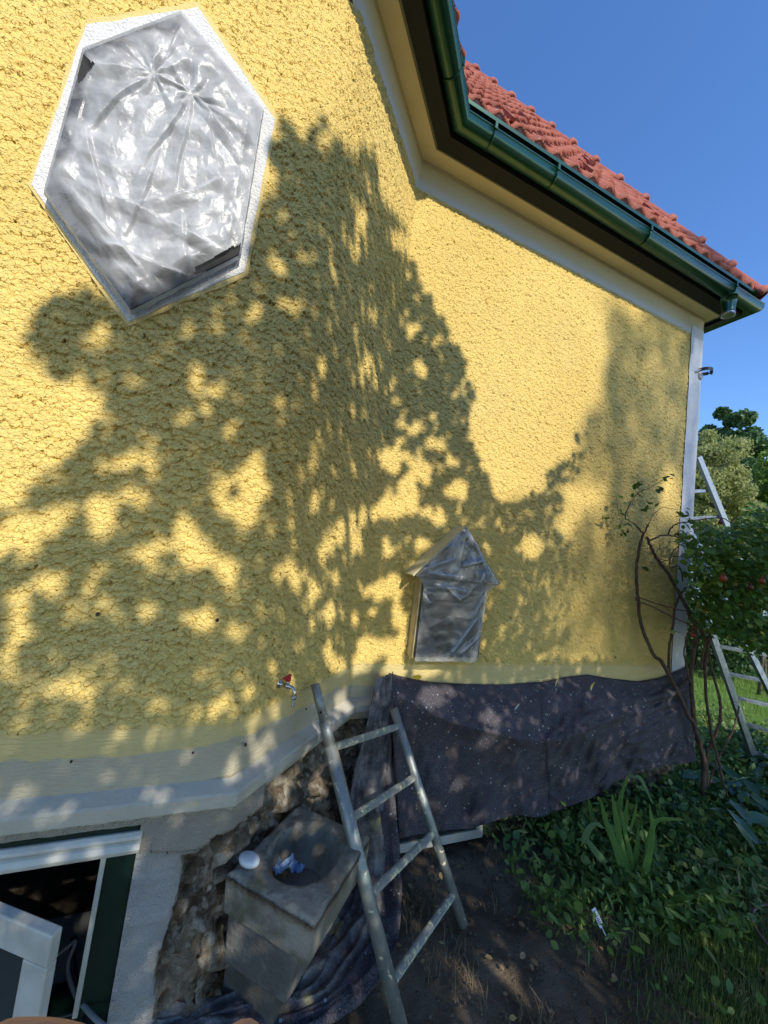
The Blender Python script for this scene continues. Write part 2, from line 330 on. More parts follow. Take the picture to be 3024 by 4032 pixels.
# quoin strip at the outer corner
q = MB(); n = 60
for k in range(n):
    z0, z1 = .79 + 3.0 * k / n, .79 + 3.0 * (k + 1) / n
    w0 = .162 + .012 * mnoise.noise(Vector((0, 5, z0 * 6))); w1 = .162 + .012 * mnoise.noise(Vector((0, 5, z1 * 6)))
    q.add([(3.53 - w0, 1.951, z0), (3.5315, 1.951, z0), (3.5315, 2.3, z0), (3.53 - w1, 1.951, z1), (3.5315, 1.951, z1), (3.5315, 2.3, z1)], [(0, 1, 4, 3), (1, 2, 5, 4)])
q.build('corner_strip', m_white_wall, house)
# ledge that caps the plinth
v, f = sweep([(0, .803), (.046, .786), (.052, .78), (.050, .745), (.035, .735), (.02, .70)]); o = mesh('plinth_ledge', v, f, m_ledge, house)
# plinth: plastered, with the rubble laid bare at the corner
WX0, WX1, WZ0, WZ1 = -1.02, -.088, .165, .715
pc = []
for x in np.arange(-2.6, .149, .0085): pc.append((x, 1.366, 0, -1))
for t in np.arange(.004, L1, .0085): pc.append((.149 + t * .7071, 1.366 + t * .7071, .7071, -.7071))
for x in np.arange(.744, 1.2, .012): pc.append((x, 1.961, 0, -1))
for x in np.arange(1.2, 3.54, .06): pc.append((x, 1.961, 0, -1))
zr = np.arange(-.16, .745, .0085); V = []; Z = []
for i, (x, y, nx, ny) in enumerate(pc):
    for z in zr:
        s = i * .0085 - 2.6
        b = .035 + .03 * mnoise.noise(Vector((s * 4, 1, z * 5))) + (.05 if z > .6 else 0) - .12 * max(0, .22 - z)
        zone = min(1.0, max(0.0, (s - b) / .05 + .5))
        if z > .63 + .05 * mnoise.noise(Vector((s * 5, 3, z * 3))) + (.0 if s < .12 else .02): zone = 2.0 if s < .30 else zone
        p = Vector((x * 1.0, y * 1.0, z * 2.1)) * 6.5 + Vector((mnoise.noise(Vector((x, y, z)) * 9), 0, mnoise.noise(Vector((x, y, z + 7)) * 9))) * .5
        dd, _ = mnoise.voronoi(p); e = min(1, (dd[1] - dd[0]) * 2.2)
        rock = -.052 + .046 * e + .022 * mnoise.fractal(Vector((x, y, z)) * 22, 1, 2, 4) + .014 * mnoise.noise(Vector((x, y, z)) * 9)
        if zone < .3: g = .024 + .0045 * mnoise.fractal(Vector((x, y, z * 1.6)) * 34, 1, 2, 3)
        elif zone == 2: g = .034 + .003 * mnoise.fractal(Vector((x, y, z)) * 30, 1, 2, 3)
        elif zone > .6: g = .014 + rock
        else: g = .016
        V.append((x + nx * g, y + ny * g, z)); Z.append(zone)
F = gridfaces(len(pc), len(zr)); Vn = np.array(V); cen = Vn[F].mean(1)
hole = (cen[:, 0] > WX0) & (cen[:, 0] < WX1) & (cen[:, 2] > WZ0) & (cen[:, 2] < WZ1) & (cen[:, 1] < 1.4)
o = mesh('plinth', Vn, F[~hole], m_rubble, house, True)
a = o.data.attributes.new('zone', 'FLOAT', 'POINT'); a.data.foreach_set('value', np.array(Z, np.float32))
v = [(3.53, 1.961, -.2), (3.53, 7, -.2), (3.53, 7, .8), (3.53, 1.961, .8)]; mesh('side_plinth', v, [(0, 1, 2, 3)], m_ledge, house)

# roof: wavy clay tiles, laid in courses, cut by the valley and the hip
KR = 1.66; Y0, Z0 = 1.72, 4.106
def tilesheet(o, e, up, nrmv, length, rows, xlim):
    tw, ex = .150, .25; V = []; F = []; per = 10
    for r in range(rows):
        a, b = xlim(r * ex, (r + 1) * ex); n = max(2, int((b - a) / tw * per)); base = len(V)
        for q, lift in ((0, .030), (.0, .008), (1.0, .002)):
            aq, bq = xlim((r + q) * ex, 0); xs = np.linspace(aq, bq, n + 1)
            for x in xs:
                ph = (x / tw) % 1; w = .016 * math.sin(2 * math.pi * ph) + .006 * math.sin(4 * math.pi * ph)
                jog = .0025 * math.sin(math.floor(x / tw) * 7.3 + r * 3.1)
                V.append(o + e * x + up * ((r + q) * ex - (0 if q else 0.02)) + nrmv * (w + lift + jog))
        for k in range(n):
            F.append((base + k, base + k + 1, base + 2 * (n + 1) + k + 1, base + 2 * (n + 1) + k))
            F.append((base + n + 1 + k, base + n + 2 + k, base + k + 1, base + k))
    return V, F
up = np.array([0, 1, KR]); lu = np.linalg.norm(up); up /= lu; nr = np.array([0, -KR, 1]) / lu
def xl(u0, u1):
    t = u0 / lu; return .744 + .414 * .241 - .414 * t - .02, 3.765 - t
V, F = tilesheet(np.array([0, Y0, Z0]), np.array([1, 0, 0.]), up, nr, 0, 21, xl)
mesh('roof_tiles', V, F, m_tile, house, True)
e = -DG; upd = np.array([-.7071, .7071, KR]); upd /= np.linalg.norm(upd); nd = np.array([.7071 * KR, -.7071 * KR, 1]); nd /= np.linalg.norm(nd)
od = np.array([.744 + .414 * .241, Y0, Z0])
V, F = tilesheet(od, e, upd, nd, 0, 21, lambda u0, u1: (.414 * u0 / lu * 1.0, .8414 + .414 * u0 / lu + .0)); mesh('roof_tiles', V, F, m_tile, house, True)
V, F = tilesheet(np.array([.149 + .414 * .241, 1.366 - .241, Z0]), np.array([-1, 0, 0.]), up, nr, 0, 21, lambda u0, u1: (.414 * u0 / lu, 3.0)); mesh('roof_tiles', V, F, m_tile, house, True)
# right-hand slope seen only along its hip
upr = np.array([-1, 0, KR]); upr /= lu; nr2 = np.array([KR, 0, 1]) / lu
V, F = tilesheet(np.array([3.765, Y0, Z0]), np.array([0, 1, 0.]), upr, nr2, 0, 21, lambda u0, u1: (u0 / lu, 4.5)); mesh('roof_tiles', V, F, m_tile, house, True)
v, f = sweep([(.268, 4.062), (.272, 4.08), (.243, 4.108), (.232, 4.085)], True, side=.85); mesh('drip_flashing', v, f, m_gut, house)
hd = np.array([-1, 1, KR]); hd /= np.linalg.norm(hd); hs = np.array([3.80, 1.685, 4.05]); sidev = np.cross(hd, [0, 0, 1.]); sidev /= np.linalg.norm(sidev); hn = np.cross(sidev, hd)
nc = 15
for k in range(nc):
    q = MB(); p = hs + hd * (k * .345); V = []; prof = [(0, .060), (.012, .084), (.05, .084), (.065, .064), (.385, .052)]
    for s_, r_ in prof:
        for a in np.linspace(-math.pi * .62, math.pi * .62, 13): V.append(p + hd * s_ + sidev * math.sin(a) * r_ * 1.05 + hn * (math.cos(a) * r_ - .01))
    F = [(i * 13 + j, i * 13 + j + 1, (i + 1) * 13 + j + 1, (i + 1) * 13 + j) for i in range(len(prof) - 1) for j in range(12)]
    q.add(V, F); o = q.build('hip_tile', m_tile, house, True); s_ = o.modifiers.new('s', 'SOLIDIFY'); s_.thickness = .012
# snow guard hooks on the tiles
def roofpt(px, py):                 # a pixel on the roof plane in front
    n = np.array([0, -KR, 1.]); o = np.array([0, Y0, Z0]); dr = ray(px, py); return C + dr * (((o - C) @ n) / (dr @ n))
for px, py in ((1990, 490), (2055, 488), (2100, 485), (1912, 327), (1843, 305), (2292, 685), (2312, 655), (2550, 855), (2312 - 8, 662)):
    p = roofpt(px, py); o = MB().box((-.013, 0, .01), (.013, .22, .03), [np.array([1, 0, 0.]), up, nr], p + nr * .02 - up * .08).build('snow_guard', m_tile, house)
# gutter
GC, GZ, GR = .250, 3.955, .053
prof = [(GC + GR * math.cos(a), GZ + GR * math.sin(a)) for a in np.linspace(math.radians(8), -math.pi, 19)]
inner = [(GC + (GR - .003) * math.cos(a), GZ + (GR - .003) * math.sin(a)) for a in np.linspace(-math.pi, math.radians(8), 19)]
bead = [(GC + GR - .006 + .008 * math.cos(a), GZ + .018 + .008 * math.sin(a)) for a in np.linspace(math.pi, -math.pi * .6, 9)]
v, f = sweep(prof + inner + bead, True, side=.85); mesh('gutter', v, f, m_gut, house, True)
for px, py, seg in ((1950, 510, 0), (2197, 665, 0), (2562, 905, 0), (2898, 1135, 0), (1822, 320, 1)):
    if seg == 0: x = onY(px, py, 1.961 - GC - GR)[0]; o_, ex = np.array([x, 1.961 - GC, GZ]), np.array([0, -1, 0.])
    else: o_, ex = np.array([.744 + .414 * GC, 1.961 - GC, GZ]) - DG * .235, NG
    q = MB(); q.tube([o_ + ex * (GR + .003) * math.cos(a) + np.array([0, 0, 1]) * (GR + .003) * math.sin(a) for a in np.linspace(.35, -math.pi, 20)], .004, 6)
    q.box((-.008, -.012, -.01), (.008, .012, .03), [np.cross(ex, [0, 0, 1.]), ex, [0, 0, 1]], o_ + ex * GR + np.array([0, 0, .01])); q.build('gutter_bracket', m_gut, house)
xo = onY(2868, 1225, 1.711)[0]
q = MB().lathe([(.056, -.03), (.056, -.02), (.046, -.09), (.042, -.150), (.044, -.16), (.040, -.16)], (xo, 1.711, GZ - .02)); q.build('gutter_outlet', m_gut, house, True)
MB().lathe([(.041, -.156), (.044, -.16), (.044, -.182), (.036, -.183)], (xo, 1.711, GZ - .02)).build('outlet_collar', m_alu, house, True)

# hexagonal window, its painted surround and the frame that stands proud of the wall
def poly(pts, Y): return [onY(x, y, Y) for x, y in pts]
YL = 1.366
def densepoly(pts, k, amp, seed):
    out = []; n = len(pts)
    for i in range(n):
        a, b = np.array(pts[i], float), np.array(pts[(i + 1) % n], float)
        for j in range(k):
            t = j / k; w = mnoise.noise(Vector((seed, i * 3.1 + t * 6, 0))) * amp; nn = np.array([(b - a)[1], -(b - a)[0]]); nn /= np.linalg.norm(nn); out.append(a + (b - a) * t + nn * w)
    return out
hexband = [(340, 98), (778, 27), (1082, 468), (962, 1068), (505, 1266), (122, 725)]
halo = [(333, 78), (786, 6), (1096, 462), (975, 1085), (498, 1288), (108, 727)]
hw = [(332, 200), (712, 55), (1030, 430), (940, 1000), (517, 1216), (182, 752)]
def plate(pts, Yf, Yb, name, mat, par):
    f_ = poly(pts, Yf); b_ = [(p[0], Yb, p[2]) for p in f_]; return MB().hexa(b_, f_).build(name, mat, par)
plate(densepoly(halo, 20, 14, 2), 1.3575, 1.366, 'window_halo', m_halo, house)
plate(densepoly(hexband, 20, 7, 5), 1.3555, 1.36, 'window_surround', m_band, house)
win = [np.array(onY(x, y, 1.325)) for x, y in hw]; cw = sum(win) / 6
q = MB(); inn = [cw + (p - cw) * .87 for p in win]
for i in range(6):
    j = (i + 1) % 6; a, b, c_, d_ = win[i], win[j], inn[j], inn[i]; bk = lambda p: (p[0], 1.349, p[2]); q.hexa([bk(a), bk(b), bk(c_), bk(d_)], [a, b, c_, d_])
q.build('window_frame', m_dark, house)
q = MB(); q.hexa([(p[0], 1.3475, p[2]) for p in inn], [(p[0], 1.34, p[2]) for p in inn]); q.build('window_glass', m_glass, house)
# crumpled film stretched over it, tied at two knots
sheet = root('plastic_sheet', 'crumpled clear plastic sheet taped over the hexagonal window', 'plastic sheet', (cw[0], 1.32, cw[2]))
knots = [onY(607, 290, 1.30), onY(748, 358, 1.30), onY(740, 855, 1.3), onY(330, 560, 1.3), onY(960, 600, 1.3), onY(420, 960, 1.3)]
K = [(k[0], k[2]) for k in knots]
ring = np.array([[p[0], p[2]] for p in [cw + (p - cw) * 1.015 for p in win]]); c2 = np.array([cw[0], cw[2]])
def tri(a): a = a % 1.0; return abs(a - .5) * 2 - .5
CR = [(rng.uniform(0, math.pi), rng.uniform(2.2, 5), rng.uniform(.013, .022), rng.uniform(0, 9)) for _ in range(5)] + [(rng.uniform(0, math.pi), rng.uniform(7, 18), rng.uniform(.005, .009), rng.uniform(0, 9)) for _ in range(16)]
def crumple(x, z, cr):
    s_ = 0; w1 = mnoise.noise(Vector((x * 4, z * 4, 1))) * .07; w2 = mnoise.noise(Vector((x * 4, z * 4, 9))) * .07
    for k, (an, fr, am, ph) in enumerate(cr):
        g_ = mnoise.noise(Vector((x * 6, z * 6, k * 3.3))); m_ = min(1, max(0, g_ * 4 + .35)); s_ += am * m_ * tri(((x + w1) * math.cos(an) + (z + w2) * math.sin(an)) * fr + ph)
    return s_
LN = [((lambda a, b: ((a[0], a[2]), (b[0], b[2])))(onY(*p_, 1.3), onY(*q_, 1.3)) + (am,)) for p_, q_, am in (((748, 358), (690, 760), .018), ((748, 358), (540, 700), .014), ((748, 358), (930, 560), .014), ((607, 290), (320, 500), .014), ((607, 290), (740, 60), .016), ((400, 760), (900, 980), .016), ((270, 720), (600, 1130), .016), ((540, 790), (980, 690), .012), ((380, 960), (800, 1090), .014), ((340, 470), (420, 900), .012), ((607, 290), (760, 350), .016), ((820, 420), (870, 760), .012), ((640, 560), (480, 940), .012), ((330, 230), (600, 285), .012), ((700, 800), (760, 1080), .010))]
NR, NA = 150, 360; V = []
for i in range(NR + 1):
    t = i / NR
    for j in range(NA):
        u = j / NA * 6; k = int(u) % 6; fr = u - int(u); p = (ring[k] * (1 - fr) + ring[(k + 1) % 6] * fr); p = c2 + (p - c2) * t
        x, z = p; h = 0
        for m, (kx, kz) in enumerate(K[:2]):
            dx, dz = x - kx, z - kz; rr_ = math.hypot(dx, dz) + 1e-4; an = math.atan2(dz, dx); wgt = math.exp(-rr_ / (.13 if m < 2 else .05))
            h += wgt * .024 * max(0, mnoise.noise(Vector((math.cos(an) * 1.3, math.sin(an) * 1.3, m * 4))) * 1.5 + .55) * (tri(an * (.95 + .3 * m) + mnoise.noise(Vector((x * 6, z * 6, m))) * .9) + .35 * tri(an * 2.3 + 1.3 * m)) * min(1, rr_ / .03)
        h += crumple(x, z, CR) * .55
        for (ax0, az0), (ax1, az1), am in LN:
            ex, ez = ax1 - ax0, az1 - az0; l2 = ex * ex + ez * ez; tt = ((x - ax0) * ex + (z - az0) * ez) / l2
            if 0 < tt < 1:
                dd_ = ((x - ax0) * ez - (z - az0) * ex) / math.sqrt(l2); dd_ += .006 * math.sin(tt * 5 + ax0 * 40)
                h += am * min(1, tt * 6, (1 - tt) * 4) * (max(0, 1 - dd_ / .035) if dd_ > 0 else max(0, 1 + dd_ / .008))
        h = (h * .8 + .016) * min(1, (1 - t) * 6 + .12)
        V.append((x, 1.322 - max(h, -.004), z))
f = []
for i in range(NR):
    for j in range(NA):
        a = i * NA + j; b = i * NA + (j + 1) % NA; px_, py_ = proj(V[a]); w_ = 9 * mnoise.noise(Vector((px_ * .03, py_ * .03, 0)))
        if inpoly(px_ + w_, py_ - w_, [(765, 1052), (948, 950), (962, 1012), (775, 1078)]) or inpoly(px_ + w_, py_, [(318, 205), (375, 262), (312, 335), (300, 300)]): continue
        f.append((a, b, b + NA, a + NA))
o = mesh('film', V, f, m_film, sheet, True); VA = []
for i in range(NR + 1):
    for j in range(NA):
        t = i / NR; p = V[i * NA + j]; left = max(0, min(1, (cw[0] - p[0]) / .12 + .35)); lowr = max(0, min(1, (2.62 - p[2]) / .25)); e_ = max(0, (t - .82) / .12 + mnoise.noise(Vector((p[0] * 14, p[2] * 14, 3))) * 1.2)
        VA.append(-min(1, e_) * max(left, lowr) * 1.0 - .25 * max(0, mnoise.noise(Vector((p[0] * 5, p[2] * 5, 11))) * 2) + .3 * max(0, mnoise.noise(Vector((p[0] * 9, p[2] * 7, 21))) * 2))
a = o.data.attributes.new('veil', 'FLOAT', 'POINT'); a.data.foreach_set('value', np.array(VA, np.float32)[:len(o.data.vertices)])
# turned-back skirt of the film round the sides of the frame
V = []; f = []
for j in range(NA):
    u = j / NA * 6; k = int(u) % 6; fr = u - int(u); p = ring[k] * (1 - fr) + ring[(k + 1) % 6] * fr
    for i, (sc, Y) in enumerate(((1.015, 1.3215), (1.028 + .01 * mnoise.noise(Vector((j * .2, 0, 0))), 1.334), (1.012 + .014 * mnoise.noise(Vector((j * .11, 4, 0))), 1.3478))):
        pp = c2 + (p - c2) * sc / 1.015; V.append((pp[0], Y, pp[1]))
for j in range(NA):
    for i in range(2): a = j * 3 + i; b = ((j + 1) % NA) * 3 + i; f.append((a, b, b + 1, a + 1))
mesh('skirt', V, f, m_film, sheet, True)

# small letterbox with gabled top, also wrapped
YW = 1.961
box = root('wall_box', 'small dark grey box with a gabled top mounted on the yellow wall', 'wall box', (1.25, 1.9, 1.0))
bx0, bx1, bz0, bz1 = 1.043, 1.47, 1.035, 1.465; yf = 1.876
q = MB().box((bx0 + .004, yf, bz0), (bx1, YW - .008, bz1)); q.build('body', m_boxm, box, bevel=.004)
MB().box((bx0 - .002, yf + .012, bz0 - .004), (bx0 + .0035, YW - .008, bz1)).build('side_panel', m_boxy, box)
ax_, az = 1.262, 1.775; rl, rrx = .962, 1.545; zr_ = 1.475; yr = 1.846
def slab(a, b, th):
    n_ = np.array([-(b[1] - a[1]), 0, (b[0] - a[0])]); n_ = n_ / np.linalg.norm(n_) * th; n_ = n_ if n_[2] < 0 else -n_
    A, B = np.array([a[0], 0, a[1]]), np.array([b[0], 0, b[1]]); ff = lambda p, y: (p[0], y, p[2])
    return MB().hexa([ff(A, yr), ff(B, yr), ff(B + n_, yr), ff(A + n_, yr)], [ff(A, YW - .006), ff(B, YW - .006), ff(B + n_, YW - .006), ff(A + n_, YW - .006)])
slab((rl, zr_), (ax_, az), .012).build('lid', m_boxy, box); slab((ax_ + .001, az), (rrx, zr_), .012).build('lid', m_boxm, box)
MB().hexa([(bx0 + .01, yf + .002, bz1 + .001), (bx1, yf + .002, bz1 + .001), (ax_, yf + .002, az - .03)], [(bx0 + .01, YW - .01, bz1 + .001), (bx1, YW - .01, bz1 + .001), (ax_, YW - .01, az - .03)]).build('gable', m_boxm, box)
bag = root('plastic_cover', 'thin clear plastic film wrapped over the small gabled wall box', 'plastic sheet', (1.25, 1.85, 1.0))
N, Mz = 110, 150; V = []; VB = []
LB = [((onY(*p_, 1.86)), (onY(*q_, 1.86)), am) for p_, q_, am in (((1829, 2076), (1795, 2233), .016), ((1897, 2209), (1795, 2233), .014), ((1906, 2247), (1819, 2372), .016), ((1819, 2372), (1737, 2300), .012), ((1937, 2310), (1848, 2450), .014), ((1641, 2295), (1699, 2382), .010), ((1901, 2498), (1805, 2585), .012), ((1635, 2440), (1642, 2570), .008), ((1660, 2247), (1815, 2271), .014), ((1620, 2250), (1800, 2190), .012), ((1860, 2120), (1930, 2290), .012), ((1930, 2330), (1910, 2540), .012), ((1700, 2300), (1860, 2330), .012), ((1760, 2590), (1900, 2400), .010))]
for i in range(N + 1):
    for j in range(Mz + 1):
        u, w = i / N, j / Mz
        if w > .58:      # gable part
            k = (w - .58) / .42; z = 1.462 + k * (az - 1.462 + .004); x0 = rl + .01 + (ax_ - rl - .01) * k; x1 = rrx - (rrx - ax_) * k; Y = yr - .004
        else:
            k = w / .58; z = 1.018 + k * .45 + .02 * (1 - k) * mnoise.noise(Vector((u * 5, 2, 1))); e_ = max(0, (k - .86) / .14) ** 2
            x0 = bx0 + .006 - e_ * .06; x1 = bx1 - .02 + .03 * k + e_ * .06; Y = yf - .010 - e_ * .018
        x = x0 + (x1 - x0) * u
        cr = crumple(x, z, CR) / .022 * (1 if w > .5 else .55); cr2 = mnoise.noise(Vector((x * 16, 5, z * 6)))
        ed = min(1, u * 8, (1 - u) * 8) if w < .97 else 0
        hl = 0; vl = 0
        for P_, Q_, am in LB:
            ex, ez = Q_[0] - P_[0], Q_[2] - P_[2]; l2 = ex * ex + ez * ez; tt = ((x - P_[0]) * ex + (z - P_[2]) * ez) / l2
            if 0 < tt < 1:
                dd_ = ((x - P_[0]) * ez - (z - P_[2]) * ex) / math.sqrt(l2); pf = min(1, tt * 6, (1 - tt) * 4) * (max(0, 1 - dd_ / .028) if dd_ > 0 else max(0, 1 + dd_ / .006)); hl += am * pf; vl = max(vl, pf)
        V.append((x, Y - (max(0, (.011 * cr + .004 * cr2 + .004)) * (1 if w > .42 else .45) + hl) * (.25 + .75 * ed), z))
        VB.append(max(vl * .9, (.55 if w > .60 else 0) * (.6 + mnoise.noise(Vector((x * 12, z * 12, 4)))), .8 * max(0, 1 - abs(w - .55) / .07), .7 * max(0, 1 - w / .06), .7 * max(0, (u - .90) / .1)))
f = [(i * (Mz + 1) + j, (i + 1) * (Mz + 1) + j, (i + 1) * (Mz + 1) + j + 1, i * (Mz + 1) + j + 1) for i in range(N) for j in range(Mz)]
o = mesh('film', V, f, m_film2, bag, True); a = o.data.attributes.new('veil', 'FLOAT', 'POINT'); a.data.foreach_set('value', np.array(VB, np.float32))
# side skirts of the film
for sgn, xx in ((-1, bx0 - .004), (1, bx1 + .006)):
    V = []; f = []
    for j in range(60):
        z = 1.02 + .44 * j / 59; V += [(xx if sgn < 0 else xx + .02 * j / 59, yf - .008, z), (xx + .006 * sgn + .01 * mnoise.noise(Vector((j * .2, 0, sgn))), yf + .02, z), (xx + .004 * sgn, yf + .045 + .015 * mnoise.noise(Vector((j * .15, 3, 0))), z)]
    for j in range(59):
        for i in range(2): a = j * 3 + i; f.append((a, a + 3, a + 4, a + 1))
    mesh('skirt', V, f, m_film2, bag, True)

# cellar window in the plinth
fy = 1.352
q = MB()
MB().box((WX1 - .07, fy, WZ0), (WX1 + .004, 1.46, WZ1 - .03)).box((WX0, fy, WZ0), (WX0 + .07, 1.46, WZ1 - .03)).box((WX0 + .07, fy + .01, WZ0 + .0), (WX1 - .07, 1.46, WZ0 + .05)).box((WX0, 1.338, WZ1 - .03), (WX1 + .004, 1.46, WZ1 + .008)).build('window_frame', m_green, house, bevel=.004)
MB().box((WX1 - .083, fy - .004, WZ0 + .05), (WX1 - .0705, 1.45, WZ1 - .034)).build('frame_bead', m_white, house)
q = MB(); pts = [(1.3465, .697), (1.332, .698), (1.322, .690), (1.321, .682), (1.333, .678), (1.320, .671), (1.313, .660), (1.317, .648), (1.330, .640), (1.3465, .637)]
q.hexa([(WX0 - .03, y, z) for y, z in pts], [(WX1 + .012, y, z) for y, z in pts]); q.build('rain_rail', m_white, house, bevel=.002)
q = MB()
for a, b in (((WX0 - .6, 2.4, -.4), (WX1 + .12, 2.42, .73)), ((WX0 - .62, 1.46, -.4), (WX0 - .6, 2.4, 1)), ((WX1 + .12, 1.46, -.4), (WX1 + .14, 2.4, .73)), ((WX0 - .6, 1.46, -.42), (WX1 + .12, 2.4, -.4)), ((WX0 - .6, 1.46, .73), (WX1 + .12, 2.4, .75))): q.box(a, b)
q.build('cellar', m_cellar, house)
MB().box((WX0 - .1, 1.463, WZ0 - .03), (WX1 + .1, 1.70, WZ0 + .035)).build('inner_sill', simple('sill_plaster', (.22, .235, .23), (.30, .31, .30), 7, .8), house)
# open white sash, swung out
A = np.array(onZ(250, 3646, .575)); B = np.array(onZ(0, 3544, .575)); dh = (B - A) / np.linalg.norm(B - A); dn = np.cross(dh, [0, 0, 1.]); dv = np.array([.02, .0, -1.]); dv -= dh * (dv @ dh); dv /= np.linalg.norm(dv); dn = np.cross(dh, dv)
if dn[1] > 0: dn = -dn
q = MB(); wd, ht, b_ = .46, .56, .072
q.box((0, 0, 0), (wd, b_, .028), [dh, dv, dn], A).box((0, b_, 0), (b_, ht, .028), [dh, dv, dn], A).box((wd - b_, b_, 0), (wd, ht, .028), [dh, dv, dn], A).box((b_, ht - b_, 0), (wd - b_, ht, .028), [dh, dv, dn], A)
sash = q.build('open_sash', m_white, house, bevel=.004)
o = MB().box((b_, b_, .008), (wd - b_, ht - b_, .013), [dh, dv, dn], A).build('pane', m_pane); o.parent = sash
cab = root('cable', 'grey and black cables hanging out of the open cellar window', 'cable', (-.2, 1.4, .2))
MB().tube(spline([onY(300, 3705, 1.50), onY(268, 3800, 1.46), onY(290, 3900, 1.40), onY(350, 3985, 1.33), onY(420, 4050, 1.27)], 8), .006, 8).build('grey_cable', simple('grey_cable_sleeve', (.25, .26, .25), rough=.5), cab, True)
MB().tube(spline([onY(290, 3690, 1.52), onY(285, 3800, 1.47), onY(310, 3920, 1.41), onY(350, 4020, 1.34), onY(400, 4090, 1.3)], 8), .009, 8).build('black_cable', m_black, cab, True)
MB().tube([onY(300, 3700, 1.50), onY(-60, 3990, 1.42)], .005, 8).build('thin_rod', simple('rod_metal', (.3, .31, .3), rough=.4), cab, True)

# screws, plugs and holes in the wall
for k, (px, py, kind) in enumerate(((385, 2418, 0), (848, 2440, 0), (281, 2998, 1), (760, 2963, 1), (960, 2930, 0), (2424, 2588, 0), (2418, 2582, 1), (1200, 2790, 1))):
    if px < 820: p = onY(px, py, 1.358); nn = np.array([0, -1, 0.])
    elif px > 1500: p = onY(px, py, 1.954); nn = np.array([0, -1, 0.])
    else:
        dr = ray(px, py); p = C + dr * (((P0 - C) @ NG) / (dr @ NG)) + NG * .006; nn = NG
    ax = [np.cross(nn, [0, 0, 1.]), [0, 0, 1], nn]
    lab = ['brass screw plug in the yellow stucco below the hexagonal window', 'small screw in the stucco left of the garden tap', 'small dark screw hole in the grey band above the cellar window', 'small dark screw hole in the grey band left of the rounded corner', 'rusty plug in the grey band under the garden tap', 'rusty plug low on the far wall near the white corner strip', None, 'small dark screw hole in the band right of the tap, by the ladder top'][k]
    if lab is None: continue
    o = MB().lathe([(.006 if kind == 0 else .0035, 0), (.0055 if kind == 0 else .003, .003), (.003, .004), (.0025, -.002)], p, ax, 12).build('wall_plug', simple('rusty_metal', (.12, .07, .03), (.03, .02, .012), 200, .6) if kind == 0 else m_black, None, True)
    tag(o, lab, 'wall plug', 'plugs and screw holes in the wall')

# garden tap
dr = ray(1096, 2690); tp = C + dr * (((P0 - C) @ NG) / (dr @ NG)); T = np.array([0, 0, 1.]); tap = root('garden_tap', 'brass and chrome garden tap with red lever on the yellow wall', 'tap', tuple(tp))
q = MB().lathe([(.024, .008), (.022, .013), (.012, .016), (.011, .05), (.015, .052), (.015, .062), (.010, .066), (.010, .085)], tp, [DG, T, NG], 16)
q.tube(spline([tp + NG * .08, tp + NG * .098 - T * .006, tp + NG * .106 - T * .022, tp + NG * .107 - T * .04], 5), .010, 12)
q.lathe([(.016, -.038), (.016, -.052), (.008, -.054)], tp + NG * .107, None, 6)
for k in range(4): q.lathe([(.0065, -.054 - .009 * k), (.0085, -.060 - .009 * k), (.0065, -.063 - .009 * k)], tp + NG * .107, None, 14)
q.lathe([(.009, .0), (.010, .02), (.007, .028)], tp + NG * .058, None, 14)
q.build('body', m_chrome, tap, True)
q = MB().box((-.012, -.011, .024), (.012, .011, .046), [DG, NG, T], tp + NG * .058).hexa([tp + NG * .05 + DG * a + T * b for a, b in ((-.012, .042), (.016, .048), (.018, .058), (-.045, .052), (-.045, .043))], [tp + NG * .066 + DG * a + T * b for a, b in ((-.012, .042), (.016, .048), (.018, .058), (-.045, .052), (-.045, .043))])
q.build('handle', m_red, tap, bevel=.003)

tap.scale = (.7, .7, .7)

# concrete basin on its pedestal
BU, BV = .40, .335; bo = P0 + DG * .035; Zt = .5
def L(u, v_, z): return bo + DG * u + NG * (v_ + .012) + np.array([0, 0, z])
basin = root('stone_basin', 'weathered concrete wash basin with round bowl against the rubble wall', 'basin', tuple(L(.2, .16, 0)))
NU, NV = 84, 72; V = []
for i in range(NU):
    for j in range(NV):
        u, w = i / (NU - 1) * BU, j / (NV - 1) * BV
        du, dw = (u - .205) / .142, (w - .165) / .115; r_ = math.hypot(du, dw)
        dz = -.15 * max(0, 1 - r_ ** 2.2) ** .45 if r_ < 1 else 0
        edge = min(u, BU - u, w, BV - w); z = Zt + dz - .013 * max(0, 1 - edge / (.018 + .008 * mnoise.noise(Vector((u * 30, w * 30, 2))))) ** 2 + .0032 * mnoise.fractal(Vector((u, w, 0)) * 40, 1, 2, 3) - (.004 if 1 < r_ < 1.06 else 0)
        V.append(L(u + .003 * mnoise.noise(Vector((w * 20, 0, 0))), w + .004 * mnoise.noise(Vector((u * 18, 1, 0))), z))
top = len(V); F = [tuple(q_) for q_ in gridfaces(NU, NV)]
ringi = [i * NV for i in range(NU)] + [(NU - 1) * NV + j for j in range(1, NV)] + [i * NV + NV - 1 for i in range(NU - 2, -1, -1)] + [j for j in range(NV - 2, 0, -1)]
for lev, (ins, z) in enumerate(((.002, .455), (.004, .40), (.010, .375))):
    for ri in ringi:
        p = np.array(V[ri]); c0 = L(BU / 2, BV / 2, 0); q_ = c0 + (p - c0) * (1 - ins / .2); V.append(np.array([q_[0], q_[1], z + .002 * mnoise.noise(Vector(p) * 30)]))
nR = len(ringi)
for lev in range(3):
    for k in range(nR):
        a = ringi[k] if lev == 0 else top + (lev - 1) * nR + k; b = ringi[(k + 1) % nR] if lev == 0 else top + (lev - 1) * nR + (k + 1) % nR
        c_ = top + lev * nR + (k + 1) % nR; d_ = top + lev * nR + k; F.append((a, b, c_, d_))
